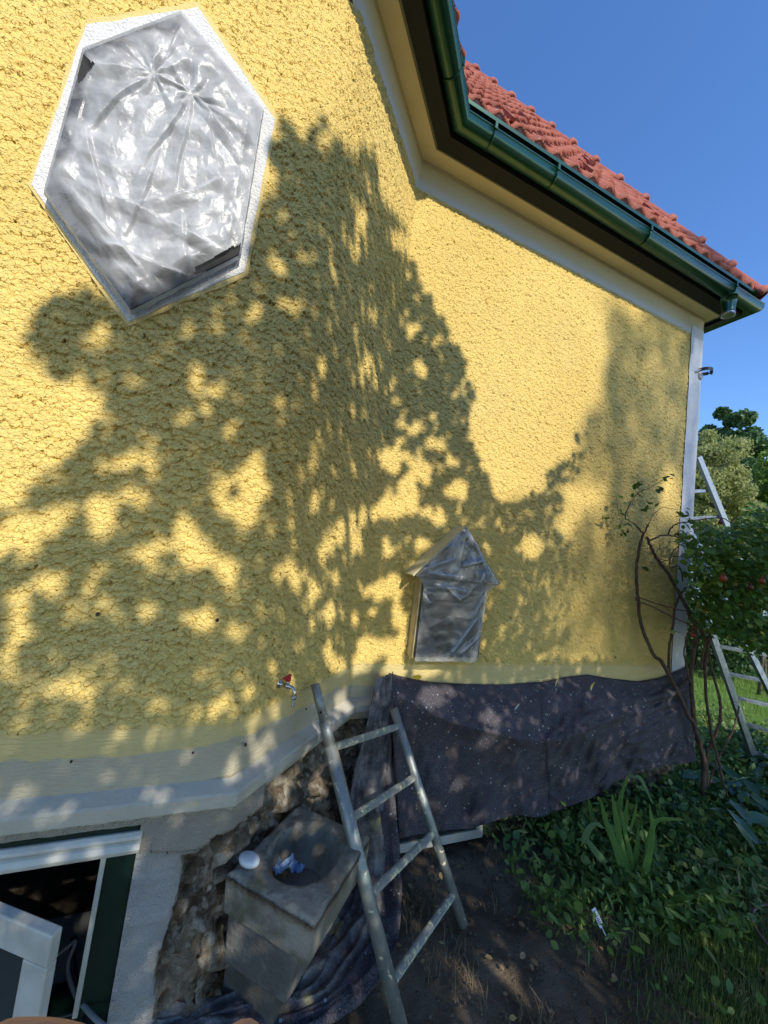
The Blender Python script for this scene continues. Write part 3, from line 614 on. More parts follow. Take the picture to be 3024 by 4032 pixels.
def basinmat():
    s = NT('basin_concrete'); xyz = s.z(); c = s.mix(s.ramp(s.noise(9, 5, .6), .35, .65), (.17, .15, .11), (.31, .28, .22)); c = s.mix(s.ramp(s.noise(5, 4), .5, .7), c, (.10, .10, .045))
    c = s.mix(s.ramp(s.noise(55, 3), .74, .76), c, (.6, .6, .5))
    s.bsdf(c, .9, bump=s.noise(70, 6, .65), dist=.006, spec=.2); return s.m
m_basin = basinmat(); mesh('bowl_block', V, F, m_basin, basin, True)
def frust(u0, u1, v1, z1, U0, U1, V1, z0): return MB().hexa([L(U0, 0, z0), L(U1, 0, z0), L(U1, V1, z0), L(U0, V1, z0)], [L(u0, 0, z1), L(u1, 0, z1), L(u1, v1, z1), L(u0, v1, z1)])
o = frust(.035, .355, .28, .376, .05, .335, .25, .19).build('pedestal', m_concrete, basin, bevel=.008)
frust(.065, .32, .205, .189, .065, .32, .20, -.2).build('base_block', m_bowl, basin, bevel=.008)
p = L(.395, .12, .33); MB().tube([p - DG * .03, p + DG * .05], .016, 14).tube([p + DG * .045, p + DG * .085], .012, 12).build('drain_pipe', simple('drain_pipe_metal', (.15, .19, .18), rough=.5), basin, True)
sp = onZ(980, 3392, Zt + .01)
o = MB().lathe([(.026, -.010), (.032, -.007), (.034, .0), (.032, .007), (.024, .011), (.006, .012)], sp + np.array([0, 0, .006]), [DG, NG, (0, 0, 1)], 24, .8, 1.12).build('soap_bar', simple('white_soap', (.72, .72, .70), rough=.4), None, True); tag(o, 'oval white bar of soap on the rim of the concrete basin', 'soap')
gl = root('blue_cloth', 'crumpled light blue cloth scraps in the bottom of the basin bowl', 'cloth', tuple(L(.2, .15, .36)))
m_blue = simple('blue_cloth', (.15, .27, .44), (.28, .42, .58), 60, .7, bump=160)
for (px, py, a, w_, h_) in ((1115, 3436, .3, .085, .04), (1165, 3440, -.6, .05, .03), (1075, 3432, .9, .045, .03)):
    p0 = onZ(px, py, .40); V = []
    for i in range(18):
        for j in range(10):
            u, w = i / 17 - .5, j / 9 - .5; V.append(p0 + np.array([math.cos(a) * u * w_ - math.sin(a) * w * h_, math.sin(a) * u * w_ + math.cos(a) * w * h_, .02 + .022 * mnoise.noise(Vector((u * 3.5, w * 3, px))) + .02 * (u * u * 2)]))
    o = mesh('scrap', V, gridfaces(18, 10), m_blue, gl, True); o.modifiers.new('s', 'SOLIDIFY').thickness = .002

# ladder leaning in the corner
FR, FL = np.array([1.228, 1.482, 0.012]), None
TR = np.array(onY(1549, 2790, 1.80)); railR = TR - FR
TLp = ray(1240, 2692); kk = ((P0 - C) @ NG + .045) / (TLp @ NG); TL = C + TLp * kk
BLp = ray(1574, 4032); 
best = None
for t in np.linspace(.6, 2.2, 400):         # left rail runs as parallel to the right one as the view allows
    B_ = C + BLp * t; w = TL - B_; c_ = abs(w @ railR) / np.linalg.norm(w) / np.linalg.norm(railR)
    if best is None or c_ > best[0]: best = (c_, t)
BL = C + BLp * best[1]; w = BL - TL; BL = TL + w * ((0.012 - TL[2]) / w[2]) if abs(w[2]) > .1 else BL
print('ladder', TR, TL, BL, best, 'width foot', np.linalg.norm(BL - FR), 'top', np.linalg.norm(TL - TR))
lad = root('ladder', 'paint-spattered tubular metal ladder leaning in the corner beside the basin', 'ladder', tuple((FR + BL) / 2))
def along(a, b, px, py):            # the point of segment a-b seen nearest to a pixel
    bt = min(np.linspace(0, 1, 1500), key=lambda t: (proj(a + (b - a) * t)[0] - px) ** 2 + (proj(a + (b - a) * t)[1] - py) ** 2); return a + (b - a) * bt
s1, s2 = along(TL, BL, 1275, 2838), along(TL, BL, 1300, 2935)
MB().tube([TL, s1], .0185, 16).build('rail', m_rail, lad, True)
q = MB().tube([s1 - (s1 - s2) * .02, s1, s2], .0225, 16).tube([s2, BL], .0255, 16); q.build('rail', m_rail, lad, True)
MB().tube([TR, FR], .0215, 16).build('rail', m_rail, lad, True)
for (lx, ly, rx, ry) in ((1323, 2946, 1560, 2862), (1405, 3224, 1625, 3061), (1486, 3525, 1695, 3283), (1583, 3870, 1781, 3522)):
    a, b = along(TL, BL, lx - 18, ly), along(TR, FR, rx, ry); dd = b - a; pts = [a + dd * t for t in np.linspace(.0, 1, 24)]
    q = MB(); n = 18; V = []; ux = np.cross(dd, [0, 0, 1.]); ux /= np.linalg.norm(ux); uy = np.cross(dd, ux); uy /= np.linalg.norm(uy)
    for p in (a, b):
        for k in range(36): r_ = .0150 if k % 2 else .0135; V.append(p + (ux * math.cos(k * math.pi / 18) + uy * math.sin(k * math.pi / 18)) * r_)
    q.add(V, [(k, (k + 1) % 36, 36 + (k + 1) % 36, 36 + k) for k in range(36)]); q.build('rung', m_rung, lad)
MB().lathe([(.005, 0), (.005, .002)], along(TL, BL, 1268, 2795) - np.array(R[:, 2]) * .0185, [R[:, 0], R[:, 1], -R[:, 2]], 12).build('pin_hole', m_black, lad)

# big felt cloth hung along the foot of the far wall
def interp(pts, n):
    pts = np.array(pts, float); d_ = np.r_[0, np.cumsum(np.linalg.norm(np.diff(pts, axis=0), axis=1))]; t = np.linspace(0, d_[-1], n); return np.stack([np.interp(t, d_, pts[:, 0]), np.interp(t, d_, pts[:, 1])], 1)
NU, NV = 260, 120
topp = interp([(1530, 2652), (1600, 2672), (1700, 2690), (1850, 2698), (2000, 2698), (2130, 2688), (2230, 2668), (2320, 2660), (2420, 2676), (2520, 2686), (2600, 2672), (2665, 2645), (2705, 2625)], NU)
bott = interp([(1572, 3300), (1700, 3272), (1850, 3262), (1960, 3226), (2040, 3206), (2110, 3218), (2150, 3212), (2240, 3172), (2320, 3146), (2390, 3100), (2440, 3062), (2520, 3030), (2600, 3012), (2680, 3006), (2740, 3000)], NU)
V = []
for i in range(NU):
    for j in range(NV):
        u, w = i / (NU - 1), j / (NV - 1); px, py = topp[i] * (1 - w) + bott[i] * w
        px += 8 * mnoise.noise(Vector((u * 6, w * 5, 0))) * min(1, u * 10, (1 - u) * 10)
        Y = 1.942 - .050 * min(1, w / .14) ** .6 - .02 * w
        # slack belly between the pins, and the fold at the right
        wr_ = float(np.interp(u, [0, .2, .4, .55, .75, .9, 1], [.08, .26, .40, .46, .40, .30, .20])) + .03 * mnoise.noise(Vector((u * 6, 0, 3))); A_ = .02 + .16 * math.sin(math.pi * min(1, u * 1.02)) ** .8 + .03 * math.exp(-((u - .8) / .1) ** 2)
        k_ = w / wr_; belly = A_ * (k_ ** 1.1 if k_ < 1 else 1 - .80 * (1 - math.exp(-(w - wr_) * 5)))
        ridge = .035 * math.exp(-((w - (.62 - .3 * (u - .7))) / .13) ** 2) * math.exp(-((u - .78) / .09) ** 2)
        tuck = .045 * math.exp(-((w - .20) / .05) ** 2) * math.exp(-((u - .90) / .12) ** 2)
        fold = .030 * math.sin(u * 46 + 2 * math.sin(w * 3)) * w ** 1.6 * (.4 + .6 * (mnoise.noise(Vector((u * 5, 0, 2))) + .5)) + .055 * mnoise.noise(Vector((u * 6 + w * 1.5, w * 2.4, 4))) * min(1, w * 3)
        wr = .020 * (1 - abs(mnoise.noise(Vector((u * 22 + w * 4, w * 9, 7)))) * 2) * min(1, w * 4) * (1 if u > .5 else .5)
        p = onY(px, py, Y - belly - ridge - tuck - fold - wr); V.append(p)
cl = mesh('felt_cloth', V, gridfaces(NU, NV), m_felt, None, True); cl.modifiers.new('s', 'SOLIDIFY').thickness = .005
tag(cl, 'large dark speckled felt dust cloth hung along the foot of the far wall', 'dust cloth')
# runner: folded felt strip with its film side out, falling behind the ladder and along the ground
sec = [((1480, 2668), (1553, 2648), ('Y', 1.90)), ((1462, 2760), (1550, 2770), ('Y', 1.86)), ((1430, 2900), (1545, 2890), ('Y', 1.845)), ((1385, 3080), (1553, 3080), ('Y', 1.82)), ((1372, 3250), (1572, 3280), ('Y', 1.785)),
       ((1375, 3400), (1582, 3440), ('Z', .075)), ((1330, 3520), (1582, 3560), ('Z', .05)), ((1260, 3630), (1570, 3670), ('Z', .05)), ((1180, 3745), (1520, 3810), ('Z', .06)), ((1060, 3845), (1430, 3930), ('Z', .07)), ((930, 3905), (1290, 4010), ('Z', .08)), ((800, 3950), (1080, 4070), ('Z', .10)), ((640, 3995), (860, 4120), ('Z', .11)), ((500, 4050), (640, 4180), ('Z', .12))]
Ls = []; Rs = []
for a, b, (k, val) in sec:
    fn = (lambda p: onY(*p, val)) if k == 'Y' else (lambda p: onZ(*p, val)); Ls.append(fn(a)); Rs.append(fn(b))
Ls, Rs = spline(Ls, 14), spline(Rs, 14); NV = 60; V = []
for i, (a, b) in enumerate(zip(Ls, Rs)):
    for j in range(NV):
        w = j / (NV - 1); p = a + (b - a) * w; g = min(1, max(0, (i - 60) / 30)); q_ = i * .045
        h = .030 * mnoise.noise(Vector((q_ * .7, w * 3.2, 1))) + .014 * (1 - 2.2 * abs(mnoise.noise(Vector((q_ * 1.5, w * 7, 5))))) + .02 * math.exp(-((w - .10) / .07) ** 2) * g
        h -= .022 * max(0, (w - .93) / .07) + .022 * max(0, (.05 - w) / .05) * g
        up_ = np.array([0, -1 + g, g]); up_ = up_ / np.linalg.norm(up_); V.append(p + up_ * h)
o = mesh('felt_runner', V, gridfaces(len(Ls), NV), m_filmside, None, True); o.data.materials.append(m_felt)
mi = np.zeros(len(o.data.polygons), np.int32); fi = 0
for i in range(len(Ls) - 1):
    for j in range(NV - 1):
        w = j / (NV - 1); mi[fi] = 1 if w > .66 + .10 * mnoise.noise(Vector((i * .05, 2, 0))) + (.14 if i < 50 else 0) else 0; fi += 1
o.data.polygons.foreach_set('material_index', mi); o.modifiers.new('s', 'SOLIDIFY').thickness = .004
tag(o, 'long shiny-sided strip of dust cloth hanging behind the ladder and trailing past the basin', 'dust cloth')
# white sash standing on the ground behind the cloth
sa = root('window_sash', 'white painted window sash standing on the soil under the felt cloth', 'window sash', (1.4, 1.93, 0))
xa, xb = onZ(1500, 3345, .0)[0], onY(1900, 3300, 1.905)[0]; yb, lean = 1.905, np.array([0, .06, 1]); lean = lean / np.linalg.norm(lean); X_ = np.array([1, 0, 0.]); O = np.array([xa, yb, .012]); nn = np.cross(X_, lean)
ww = xb - xa; q = MB(); bw = .045
q.box((0, 0, -.03), (ww, bw, 0), [X_, lean, nn], O).box((0, bw, -.03), (bw, .6, 0), [X_, lean, nn], O).box((ww - bw, bw, -.03), (ww, .6, 0), [X_, lean, nn], O).box((bw, .6 - bw, -.03), (ww - bw, .6, 0), [X_, lean, nn], O)
q.build('frame', m_white, sa, bevel=.003); MB().box((bw, bw, -.018), (ww - bw, .6 - bw, -.012), [X_, lean, nn], O).build('pane', m_glass, sa)

# pipe clamp on the corner strip
pc_ = onD(2775, 1462, depth((3.60, 1.93, 3.2))); cl_ = root('pipe_clamp', 'open black metal downpipe clamp sticking out of the white corner strip', 'pipe clamp', tuple(pc_))
q = MB(); V = []
for k in range(36):
    a = k / 36 * 2 * math.pi * .97
    for dr_, dz in ((.055, -.014), (.055, .014), (.051, .014), (.051, -.014)): V.append(pc_ + np.array([math.cos(a) * dr_, math.sin(a) * dr_, dz]))
q.add(V, [(k * 4 + j, k * 4 + (j + 1) % 4, k * 4 + 4 + (j + 1) % 4, k * 4 + 4 + j) for k in range(35) for j in range(4)]).box((.045, -.02, -.014), (.075, -.012, .014), None, pc_).tube([pc_ + np.array([.062, -.03, 0]), pc_ + np.array([.062, .02, 0])], .004, 8)
q.build('ring', m_black, cl_); MB().tube([pc_ + np.array([-.055, 0, 0]), pc_ + np.array([-.10, .01, -.03])], .006, 8).build('pin', m_alu, cl_)
MB().lathe([(.03, 0), (.02, .012), (.004, .016)], np.array([3.515, 1.95, pc_[2] - .05]), [(1, 0, 0), (0, 0, 1), (0, -1, 0)], 14).build('plaster_patch', m_white_wall, cl_, True)

# ------------------------------------------------------------------ ground
gx = np.concatenate([[-60, -25, -10, -4, -2], np.arange(-1, 3.6, .03), np.arange(3.6, 9, .15), [10, 13, 18, 30, 60, 150]])
gy = np.concatenate([[-60, -25, -10, -4], np.arange(-2, .5, .12), np.arange(.5, 2.5, .03), np.arange(2.5, 8, .25), [9, 12, 18, 30, 60, 150]])
V = []
for x in gx:
    for y in gy:
        near = 1 if (-1 < x < 4 and .3 < y < 2.6) else .3; V.append((x, y, -.022 + near * (.018 * mnoise.fractal(Vector((x, y, 0)) * 3.5, 1, 2, 4) + .006 * mnoise.noise(Vector((x, y, 3)) * 22))))
g = mesh('ground', V, gridfaces(len(gx), len(gy)), m_soil, None, True); g['kind'] = 'structure'

# ------------------------------------------------------------------ foliage helpers
def leaves(name, P, size, mat, parent=None, ratio=.6, nrm_bias=None, bend=.25, tri=False, var=.35):
    P = np.asarray(P, float); n = len(P)
    a = rng.normal(size=(n, 3)); a /= np.linalg.norm(a, axis=1)[:, None]
    b = rng.normal(size=(n, 3))
    if nrm_bias is not None: b = np.asarray(nrm_bias) + b * .45
    nn = b / np.linalg.norm(b, axis=1)[:, None]; a -= nn * (a * nn).sum(1)[:, None]; a /= np.linalg.norm(a, axis=1)[:, None]; c_ = np.cross(nn, a)
    s = size * (1 + var * rng.uniform(-1, 1, n))[:, None]; w = s * ratio
    tip = P + a * s * .5; bas = P - a * s * .5
    l1 = P + a * s * .12 + c_ * w * .5 + nn * s * bend * .3; r1 = P + a * s * .12 - c_ * w * .5 + nn * s * bend * .3; l0 = P - a * s * .25 + c_ * w * .42 + nn * s * bend * .2; r0 = P - a * s * .25 - c_ * w * .42 + nn * s * bend * .2; mid = P - a * s * .05
    V = np.stack([bas, l0, l1, tip, r1, r0, mid], 1).reshape(-1, 3); i = np.arange(n)[:, None] * 7
    F = np.concatenate([i + np.array([[0, 6, 2, 1]]), i + np.array([[6, 3, 2, 2]]), i + np.array([[0, 5, 4, 6]]), i + np.array([[6, 4, 3, 3]])], 0)
    me = bpy.data.meshes.new(name); me.vertices.add(len(V)); me.vertices.foreach_set('co', V.astype(np.float32).ravel())
    q4 = np.concatenate([i + np.array([[0, 6, 2, 1]]), i + np.array([[0, 5, 4, 6]])]).ravel(); t3 = np.concatenate([i + np.array([[6, 3, 2]]), i + np.array([[6, 4, 3]])]).ravel()
    me.loops.add(len(q4) + len(t3)); me.loops.foreach_set('vertex_index', np.concatenate([q4, t3]).astype(np.int32)); me.polygons.add(4 * n)
    me.polygons.foreach_set('loop_start', np.concatenate([np.arange(0, 8 * n, 4), 8 * n + np.arange(0, 6 * n, 3)]).astype(np.int32)); me.update(calc_edges=True)
    me.materials.append(mat); me.polygons.foreach_set('use_smooth', np.ones(4 * n, dtype=bool))
    return link(bpy.data.objects.new(name, me), parent)
#@@SHADE
# the tree behind the viewer whose crown throws the leaf shade over the walls
shade = [(1075, 520), (1150, 470), (1210, 545), (1262, 470), (1300, 480), (1318, 560), (1400, 640), (1450, 610), (1470, 680), (1540, 820), (1600, 1000), (1640, 1110), (1720, 1190), (1755, 1300), (1800, 1400), (1860, 1560), (1850, 1700), (1880, 1850), (1940, 1960), (2010, 1985),
         (2130, 1900), (2250, 1760), (2340, 1620), (2400, 1440), (2370, 1300), (2380, 1180), (2460, 1210), (2500, 1280), (2560, 1220), (2600, 1180), (2640, 900), (3600, 200), (5200, 1200), (5600, 5200), (-600, 5200), (-600, 2020), (0, 1990), (120, 1960), (210, 1870), (330, 1760), (430, 1600), (360, 1500), (150, 1420), (110, 1290), (180, 1180), (330, 1170), (500, 1275), (700, 1190), (960, 1090), (1000, 900), (1080, 700)]
holes = [(60, 1740, 200, 140), (150, 1640, 110, 90), (300, 1560, 90, 50), (60, 2130, 130, 90), (180, 2060, 90, 50), (70, 2420, 70, 170), (190, 2300, 60, 60), (20, 2640, 60, 70), (230, 2700, 40, 35), (340, 2730, 40, 35), (330, 2840, 30, 18), (585, 1810, 48, 48), (470, 1830, 60, 40), (720, 1640, 40, 30), (560, 1500, 40, 26), (400, 2010, 80, 60), (530, 1960, 60, 40), (860, 1860, 35, 26), (1000, 1900, 70, 110), (920, 2010, 90, 60), (780, 2180, 100, 90), (900, 2250, 60, 60), (720, 2080, 60, 50), (640, 2140, 40, 40), (560, 2180, 50, 40), (400, 2240, 45, 35), (580, 2400, 45, 45), (790, 2430, 60, 50), (1155, 2270, 24, 55), (1230, 2330, 22, 65), (1290, 2410, 24, 50), (1340, 2100, 14, 60), (1375, 2070, 14, 60), (1400, 2130, 16, 60), (1285, 2150, 22, 45),
         (1540, 1810, 45, 55), (1650, 1860, 50, 50), (1560, 2000, 90, 45), (1500, 2010, 60, 30), (1610, 1930, 30, 60), (1720, 2040, 30, 30), (1800, 1930, 50, 30), (1700, 1740, 22, 20), (1010, 1230, 30, 34), (1100, 1060, 34, 40), (1020, 1140, 24, 24), (1130, 1330, 20, 30), (1200, 1000, 20, 30), (1420, 870, 20, 60), (1400, 1000, 20, 50), (1560, 950, 20, 60), (1620, 1300, 30, 20), (1480, 2330, 60, 30), (1560, 2300, 40, 40), (1580, 2440, 40, 30), (1460, 2550, 50, 60), (1540, 2560, 40, 50), (1600, 2520, 30, 40), (1390, 2440, 12, 40), (1400, 2630, 30, 40), (1330, 2620, 30, 40), (1560, 2640, 60, 30), (1680, 2640, 60, 25), (1000, 2720, 26, 34), (1080, 2800, 24, 50), (990, 2830, 24, 40), (1290, 2560, 16, 50), (1350, 2780, 30, 60),
         (920, 3010, 34, 40), (1010, 2950, 50, 30), (1200, 3000, 20, 40), (1100, 3120, 24, 60), (1260, 3090, 22, 60), (1140, 3060, 26, 40), (1640, 2790, 50, 40), (1700, 2740, 70, 26), (1830, 2880, 28, 40), (1800, 2960, 30, 30), (1740, 3110, 28, 26), (2390, 2860, 26, 40), (2440, 2940, 40, 85), (1450, 3180, 60, 70), (1540, 3420, 50, 60), (1480, 3080, 30, 30), (1950, 3860, 130, 60), (1840, 3780, 90, 40), (2060, 3950, 100, 30), (1560, 3520, 30, 40), (2300, 1950, 90, 60), (2230, 2060, 50, 40), (2640, 1960, 36, 100), (2090, 2160, 50, 40), (2060, 1900, 90, 50), (1450, 3560, 20, 30)]
for _k in range(85):
    hx, hy = rng.uniform(200, 1850), rng.uniform(1150, 2700); r_ = rng.uniform(8, 26); holes.append((hx, hy, r_ * (.5 if 1150 < hx < 1560 else 1), r_ * rng.uniform(.8, 1.5)))
A1 = np.cross(SUN, [0, 0, 1.]); A1 /= np.linalg.norm(A1); A2 = np.cross(A1, SUN); A2 = -A2 if A2[2] < 0 else A2
def sunhit(a, b):       # the first surface met by a sun line
    o_ = A1 * a + A2 * b; out = []
    t = (1.961 - o_[1]) / SUN[1]; p = o_ + SUN * t
    if .744 <= p[0] <= 3.56 and p[2] > 0: out.append((t, p))
    t = (1.366 - o_[1]) / SUN[1]; p = o_ + SUN * t
    if p[0] <= .149 and p[2] > 0: out.append((t, p))
    t = ((P0 - o_) @ NG) / (SUN @ NG); p = o_ + SUN * t
    if .149 < p[0] < .744 and p[2] > 0: out.append((t, p))
    t = -o_[2] / SUN[2]; out.append((t, o_ + SUN * t))
    return max(out, key=lambda q_: q_[0])[1]
def shaded(p):
    c_ = R.T @ (p - C)
    if p[0] > 5.2 + .3 * math.sin(p[1] * 3) or p[1] > 2.6: return 0
    if c_[2] < .25: return 2 if (p[0] > -1.5 and p[2] < 1.4) else 0
    x, y = CX + FPX * c_[0] / c_[2], CY + FPX * c_[1] / c_[2]
    if not (-900 < x < 4200 and -900 < y < 6500): return 2 if (p[0] > -2 and y > 0 and p[2] < 2) else 0
    wx_, wy_ = mnoise.noise(Vector((x * .014, y * .014, 2))) * 34 + mnoise.noise(Vector((x * .04, y * .04, 5))) * 16, mnoise.noise(Vector((x * .014, y * .014, 7))) * 34
    if not inpoly(x + wx_, y + wy_, shade): return 0
    for hx, hy, rx, ry in holes:
        if ((x - hx) / (rx * .9 + 11)) ** 2 + ((y - hy) / (ry * .9 + 11)) ** 2 < 1: return 0
    return 1
a0, b0 = (np.array([-1.2, 1.366, 0]) @ A1), 0
P = []; P2 = []; tries = 0
pa = [np.array(p) @ A1 for p in ((-1.3, 1.3, 0), (5.6, 1.9, 0))]; pb = [np.array(p) @ A2 for p in ((0, -1.2, 0), (0, 1.96, 4.4))]
amin, amax = min(pa) - .2, max(pa) + .2; bmin, bmax = min(pb), max(pb)
area = (amax - amin) * (bmax - bmin); print('sun window', amin, amax, bmin, bmax)
for _ in range(int(area * 3000)):
    a, b = rng.uniform(amin, amax), rng.uniform(bmin, bmax); p = sunhit(a, b); s = shaded(p)
    if not s: continue
    soft = p[1] > 1.8 and p[2] > 1.0 and p[0] > rng.uniform(1.55, 2.3)
    if s == 1 and mnoise.noise(Vector((a * 9, b * 9, 1.5))) > .80: continue
    if soft and rng.random() > (.42 if p[2] > 1.8 else .60): continue
    if soft: P2.append(p + SUN * rng.uniform(15, 20))
    else: P.append(p + SUN * rng.uniform(3.4, 4.8))
P, P2 = np.array(P), np.array(P2); print('shade leaves', len(P), len(P2))
m_shleaf = leafmat('shade_tree_leaf', ((.04, .075, .018), (.06, .10, .025)), .5, .2)
def treething(name, label, base, top, pts, size, mat, r0=.16, limbs=7, group=None):
    t = root(name, label, 'tree', tuple(base)); base, top = np.array(base, float), np.array(top, float); q_ = MB()
    q_.tube(spline([base, base + (top - base) * .4 + np.array([.08, .05, 0]), top], 5), list(np.linspace(r0, r0 * .3, 11)), 10)
    for k in range(limbs):
        a = base + (top - base) * rng.uniform(.35, .9); e_ = pts[rng.integers(len(pts))]; q_.tube(spline([a, a * .5 + e_ * .5 + np.array([0, 0, .15]), e_], 4), list(np.linspace(r0 * .35, .01, 9)), 6)
    q_.build('trunk', m_trunk, t, True); leaves('crown', pts, size, mat, t, .62); return t
cA, cB = P.mean(0), P2.mean(0)
treething('shade_tree', 'leafy tree standing behind the viewer that dapples the wall', (cA[0] - .8, cA[1] - 1.0, -.05), (cA[0], cA[1], cA[2] + .3), P, .072, m_shleaf, .17, group='trees behind the viewer')
treething('shade_tree', 'tall leafy tree farther behind the viewer', (cB[0], cB[1], -.05), (cB[0], cB[1], cB[2]), P2, .075, m_shleaf, .25, group='trees behind the viewer')

#@@PLANTS
# ------------------------------------------------------------------ rose bush by the corner
RD = depth(onZ(2760, 3190, 0)); rose = root('rose_bush', 'tall rose bush with bare thorny canes, hips and dark leaves at the house corner', 'rose bush', tuple(onZ(2760, 3190, 0)))
canes = [([(2760, 3200), (2774, 3029), (2763, 2958), (2741, 2877), (2703, 2801), (2665, 2714), (2633, 2654), (2600, 2600), (2576, 2581), (2541, 2505), (2520, 2434), (2511, 2352), (2506, 2270), (2514, 2182), (2526, 2123), (2535, 2102)], .017, .009),
         ([(2535, 2102), (2515, 2080), (2500, 2064)], .006, .005), ([(2535, 2102), (2553, 2067)], .006, .006), ([(2550, 2070), (2576, 2023), (2611, 1999), (2670, 2008)], .003, .0015), ([(2500, 2064), (2464, 2040), (2470, 2005), (2492, 1964), (2520, 1935), (2560, 1920), (2620, 1880)], .004, .002), ([(2470, 2020), (2440, 2030), (2430, 1990)], .0025, .0015),
         ([(2633, 2650), (2635, 2551), (2649, 2470), (2660, 2388), (2681, 2340), (2700, 2312)], .010, .006),
         ([(2775, 3120), (2770, 3000), (2735, 2850), (2722, 2650), (2740, 2500), (2711, 2411), (2688, 2364), (2653, 2299), (2623, 2246), (2588, 2205), (2564, 2158), (2547, 2114)], .016, .009),
         ([(2553, 2130), (2611, 2108), (2670, 2117), (2717, 2152), (2730, 2170)], .006, .003), ([(2630, 2108), (2640, 2080), (2665, 2062), (2700, 2058)], .006, .003), ([(2690, 2290), (2675, 2230), (2640, 2235), (2638, 2200), (2660, 2160), (2700, 2140), (2760, 2150)], .005, .002), ([(2600, 2215), (2660, 2190), (2700, 2200), (2750, 2230)], .003, .0015),
         ([(2690, 2060), (2760, 2045), (2840, 2040), (2900, 2070), (2960, 2110)], .004, .003), ([(2955, 2060), (2965, 2160), (2980, 2220)], .005, .003), ([(2900, 2080), (2850, 2130), (2790, 2200), (2760, 2300)], .004, .003),
         ([(2800, 2502), (2779, 2578), (2779, 2714), (2790, 2822), (2811, 2931), (2833, 3018), (2850, 3094), (2893, 3223)], .011, .007), ([(2893, 3223), (2955, 3336), (3020, 3410), (3060, 3440)], .007, .005),
         ([(2784, 3100), (2784, 2974), (2817, 2893), (2836, 2833), (2833, 2746), (2801, 2632), (2790, 2560), (2760, 2470)], .012, .007), ([(2790, 3090), (2822, 3001), (2871, 2904), (2904, 2817), (2910, 2780)], .008, .004), ([(2722, 2700), (2700, 2610), (2695, 2540), (2720, 2470)], .007, .004), ([(2760, 2640), (2770, 2560), (2800, 2490), (2840, 2420)], .006, .004), ([(2670, 2714), (2710, 2660), (2760, 2600), (2800, 2540)], .006, .004)]
q = MB()
for n_, (pts, r0, r1) in enumerate(canes):
    D0 = RD - .12 * math.sin(n_ * 1.7); pp = spline([onD(x, y, (RD + (D0 - RD) * min(1, (3200 - y) / 900.))) for x, y in pts], 5)
    pp = [p + np.array([rng.normal(), rng.normal(), rng.normal()]) * .0022 for p in pp]; q.tube(pp, list(np.linspace(r0, r1, len(pp))), 8)
    if r0 > .005:
        for k in range(int(len(pp) * .8)):
            p = pp[rng.integers(len(pp))]; dd = rng.normal(size=3); dd /= np.linalg.norm(dd); q.tube([p, p + dd * (r0 + .008)], [.003, .0004], 5, False)
q.build('canes', m_bark, rose, True)
m_rl = leafmat('rose_leaf', ((.045, .10, .018), (.10, .20, .035), (.13, .24, .045), (.28, .30, .06)), .42, .4)
fol = [(2705, 2030), (2790, 2050), (2850, 2120), (2900, 2050), (2930, 2000), (3024, 1985), (3500, 1950), (3600, 2600), (3100, 2600), (2960, 2560), (2900, 2510), (2790, 2490), (2735, 2440), (2712, 2330), (2720, 2240), (2690, 2160), (2660, 2100)]
P = []
while len(P) < 8500:
    x, y = rng.uniform(2640, 3550), rng.uniform(1960, 2640)
    if not inpoly(x, y, fol): continue
    dens = .35 + .65 * min(1, max(0, (x - 2700) / 160)) ; dens *= .5 + .5 * min(1, max(0, (y - 2050) / 130))
    if x > 3060: dens *= .5
    if rng.random() > dens or mnoise.noise(Vector((x * .011, y * .011, 0))) < -.38: continue
    c0 = onD(x, y, RD + rng.uniform(-.42, .30)); 
    for k in range(int(rng.integers(2, 5))): P.append(c0 + rng.normal(size=3) * .022)
for (x, y, n_, s_) in ((2425, 2010, 5, 22), (2475, 2055, 4, 18), (2445, 2085, 4, 16), (2470, 1960, 4, 20), (2510, 1945, 5, 22), (2560, 1980, 5, 20), (2600, 1925, 4, 16), (2620, 1880, 4, 16), (2640, 1870, 3, 12), (2545, 2000, 3, 12), (2520, 1915, 3, 12), (2543, 2235, 3, 8), (2670, 2030, 4, 18), (2700, 2020, 4, 14), (2650, 2495, 2, 8), (2672, 2482, 2, 8), (2455, 2105, 4, 12), (2405, 2040, 2, 8), (2700, 2120, 5, 24), (2690, 2250, 4, 18), (2680, 2300, 3, 14), (2710, 2340, 5, 20)):
    for k in range(n_): P.append(onD(x + rng.normal() * s_ * .7, y + rng.normal() * s_ * .7, RD - .1))
leaves('foliage', P, .044, m_rl, rose, .66, np.array([0, -.35, .6]))
m_hip = simple('rose_hip', (.24, .045, .014), (.16, .02, .01), 40, .35); m_hipd = simple('dark_rose_hip', (.07, .012, .012), rough=.4)
for k, (x, y, r_) in enumerate(((2848, 2278, .020), (2715, 2052, .012), (2778, 2052, .013), (2837, 2056, .013), (3000, 2288, .017), (2955, 2312, .015), (2728, 2500, .016), (2671, 2104, .010), (2733, 2272, .011), (2472, 2092, .010), (2512, 1917, .007))):
    p = onD(x, y, RD - .46 if x > 2800 else RD - .14); pr = [(r_ * math.sin(a) + 1e-4, -r_ * 1.1 * math.cos(a)) for a in np.linspace(0, math.pi, 9)] + [(r_ * .3, r_ * 1.2), (r_ * .5, r_ * 1.6)]
    MB().lathe(pr, p, None, 12).tube([p - np.array([0, 0, -r_ * .8]), p + np.array([.01, .01, r_ * 2.6])], .0016, 5).build('rose_hip', m_hip if k in (0, 4, 6) else m_hipd, rose, True)
tw = root('garden_twine', 'reddish brown twine tying the left rose cane back to the bush', 'twine', tuple(onD(2505, 2355, RD - .1)))
q = MB()
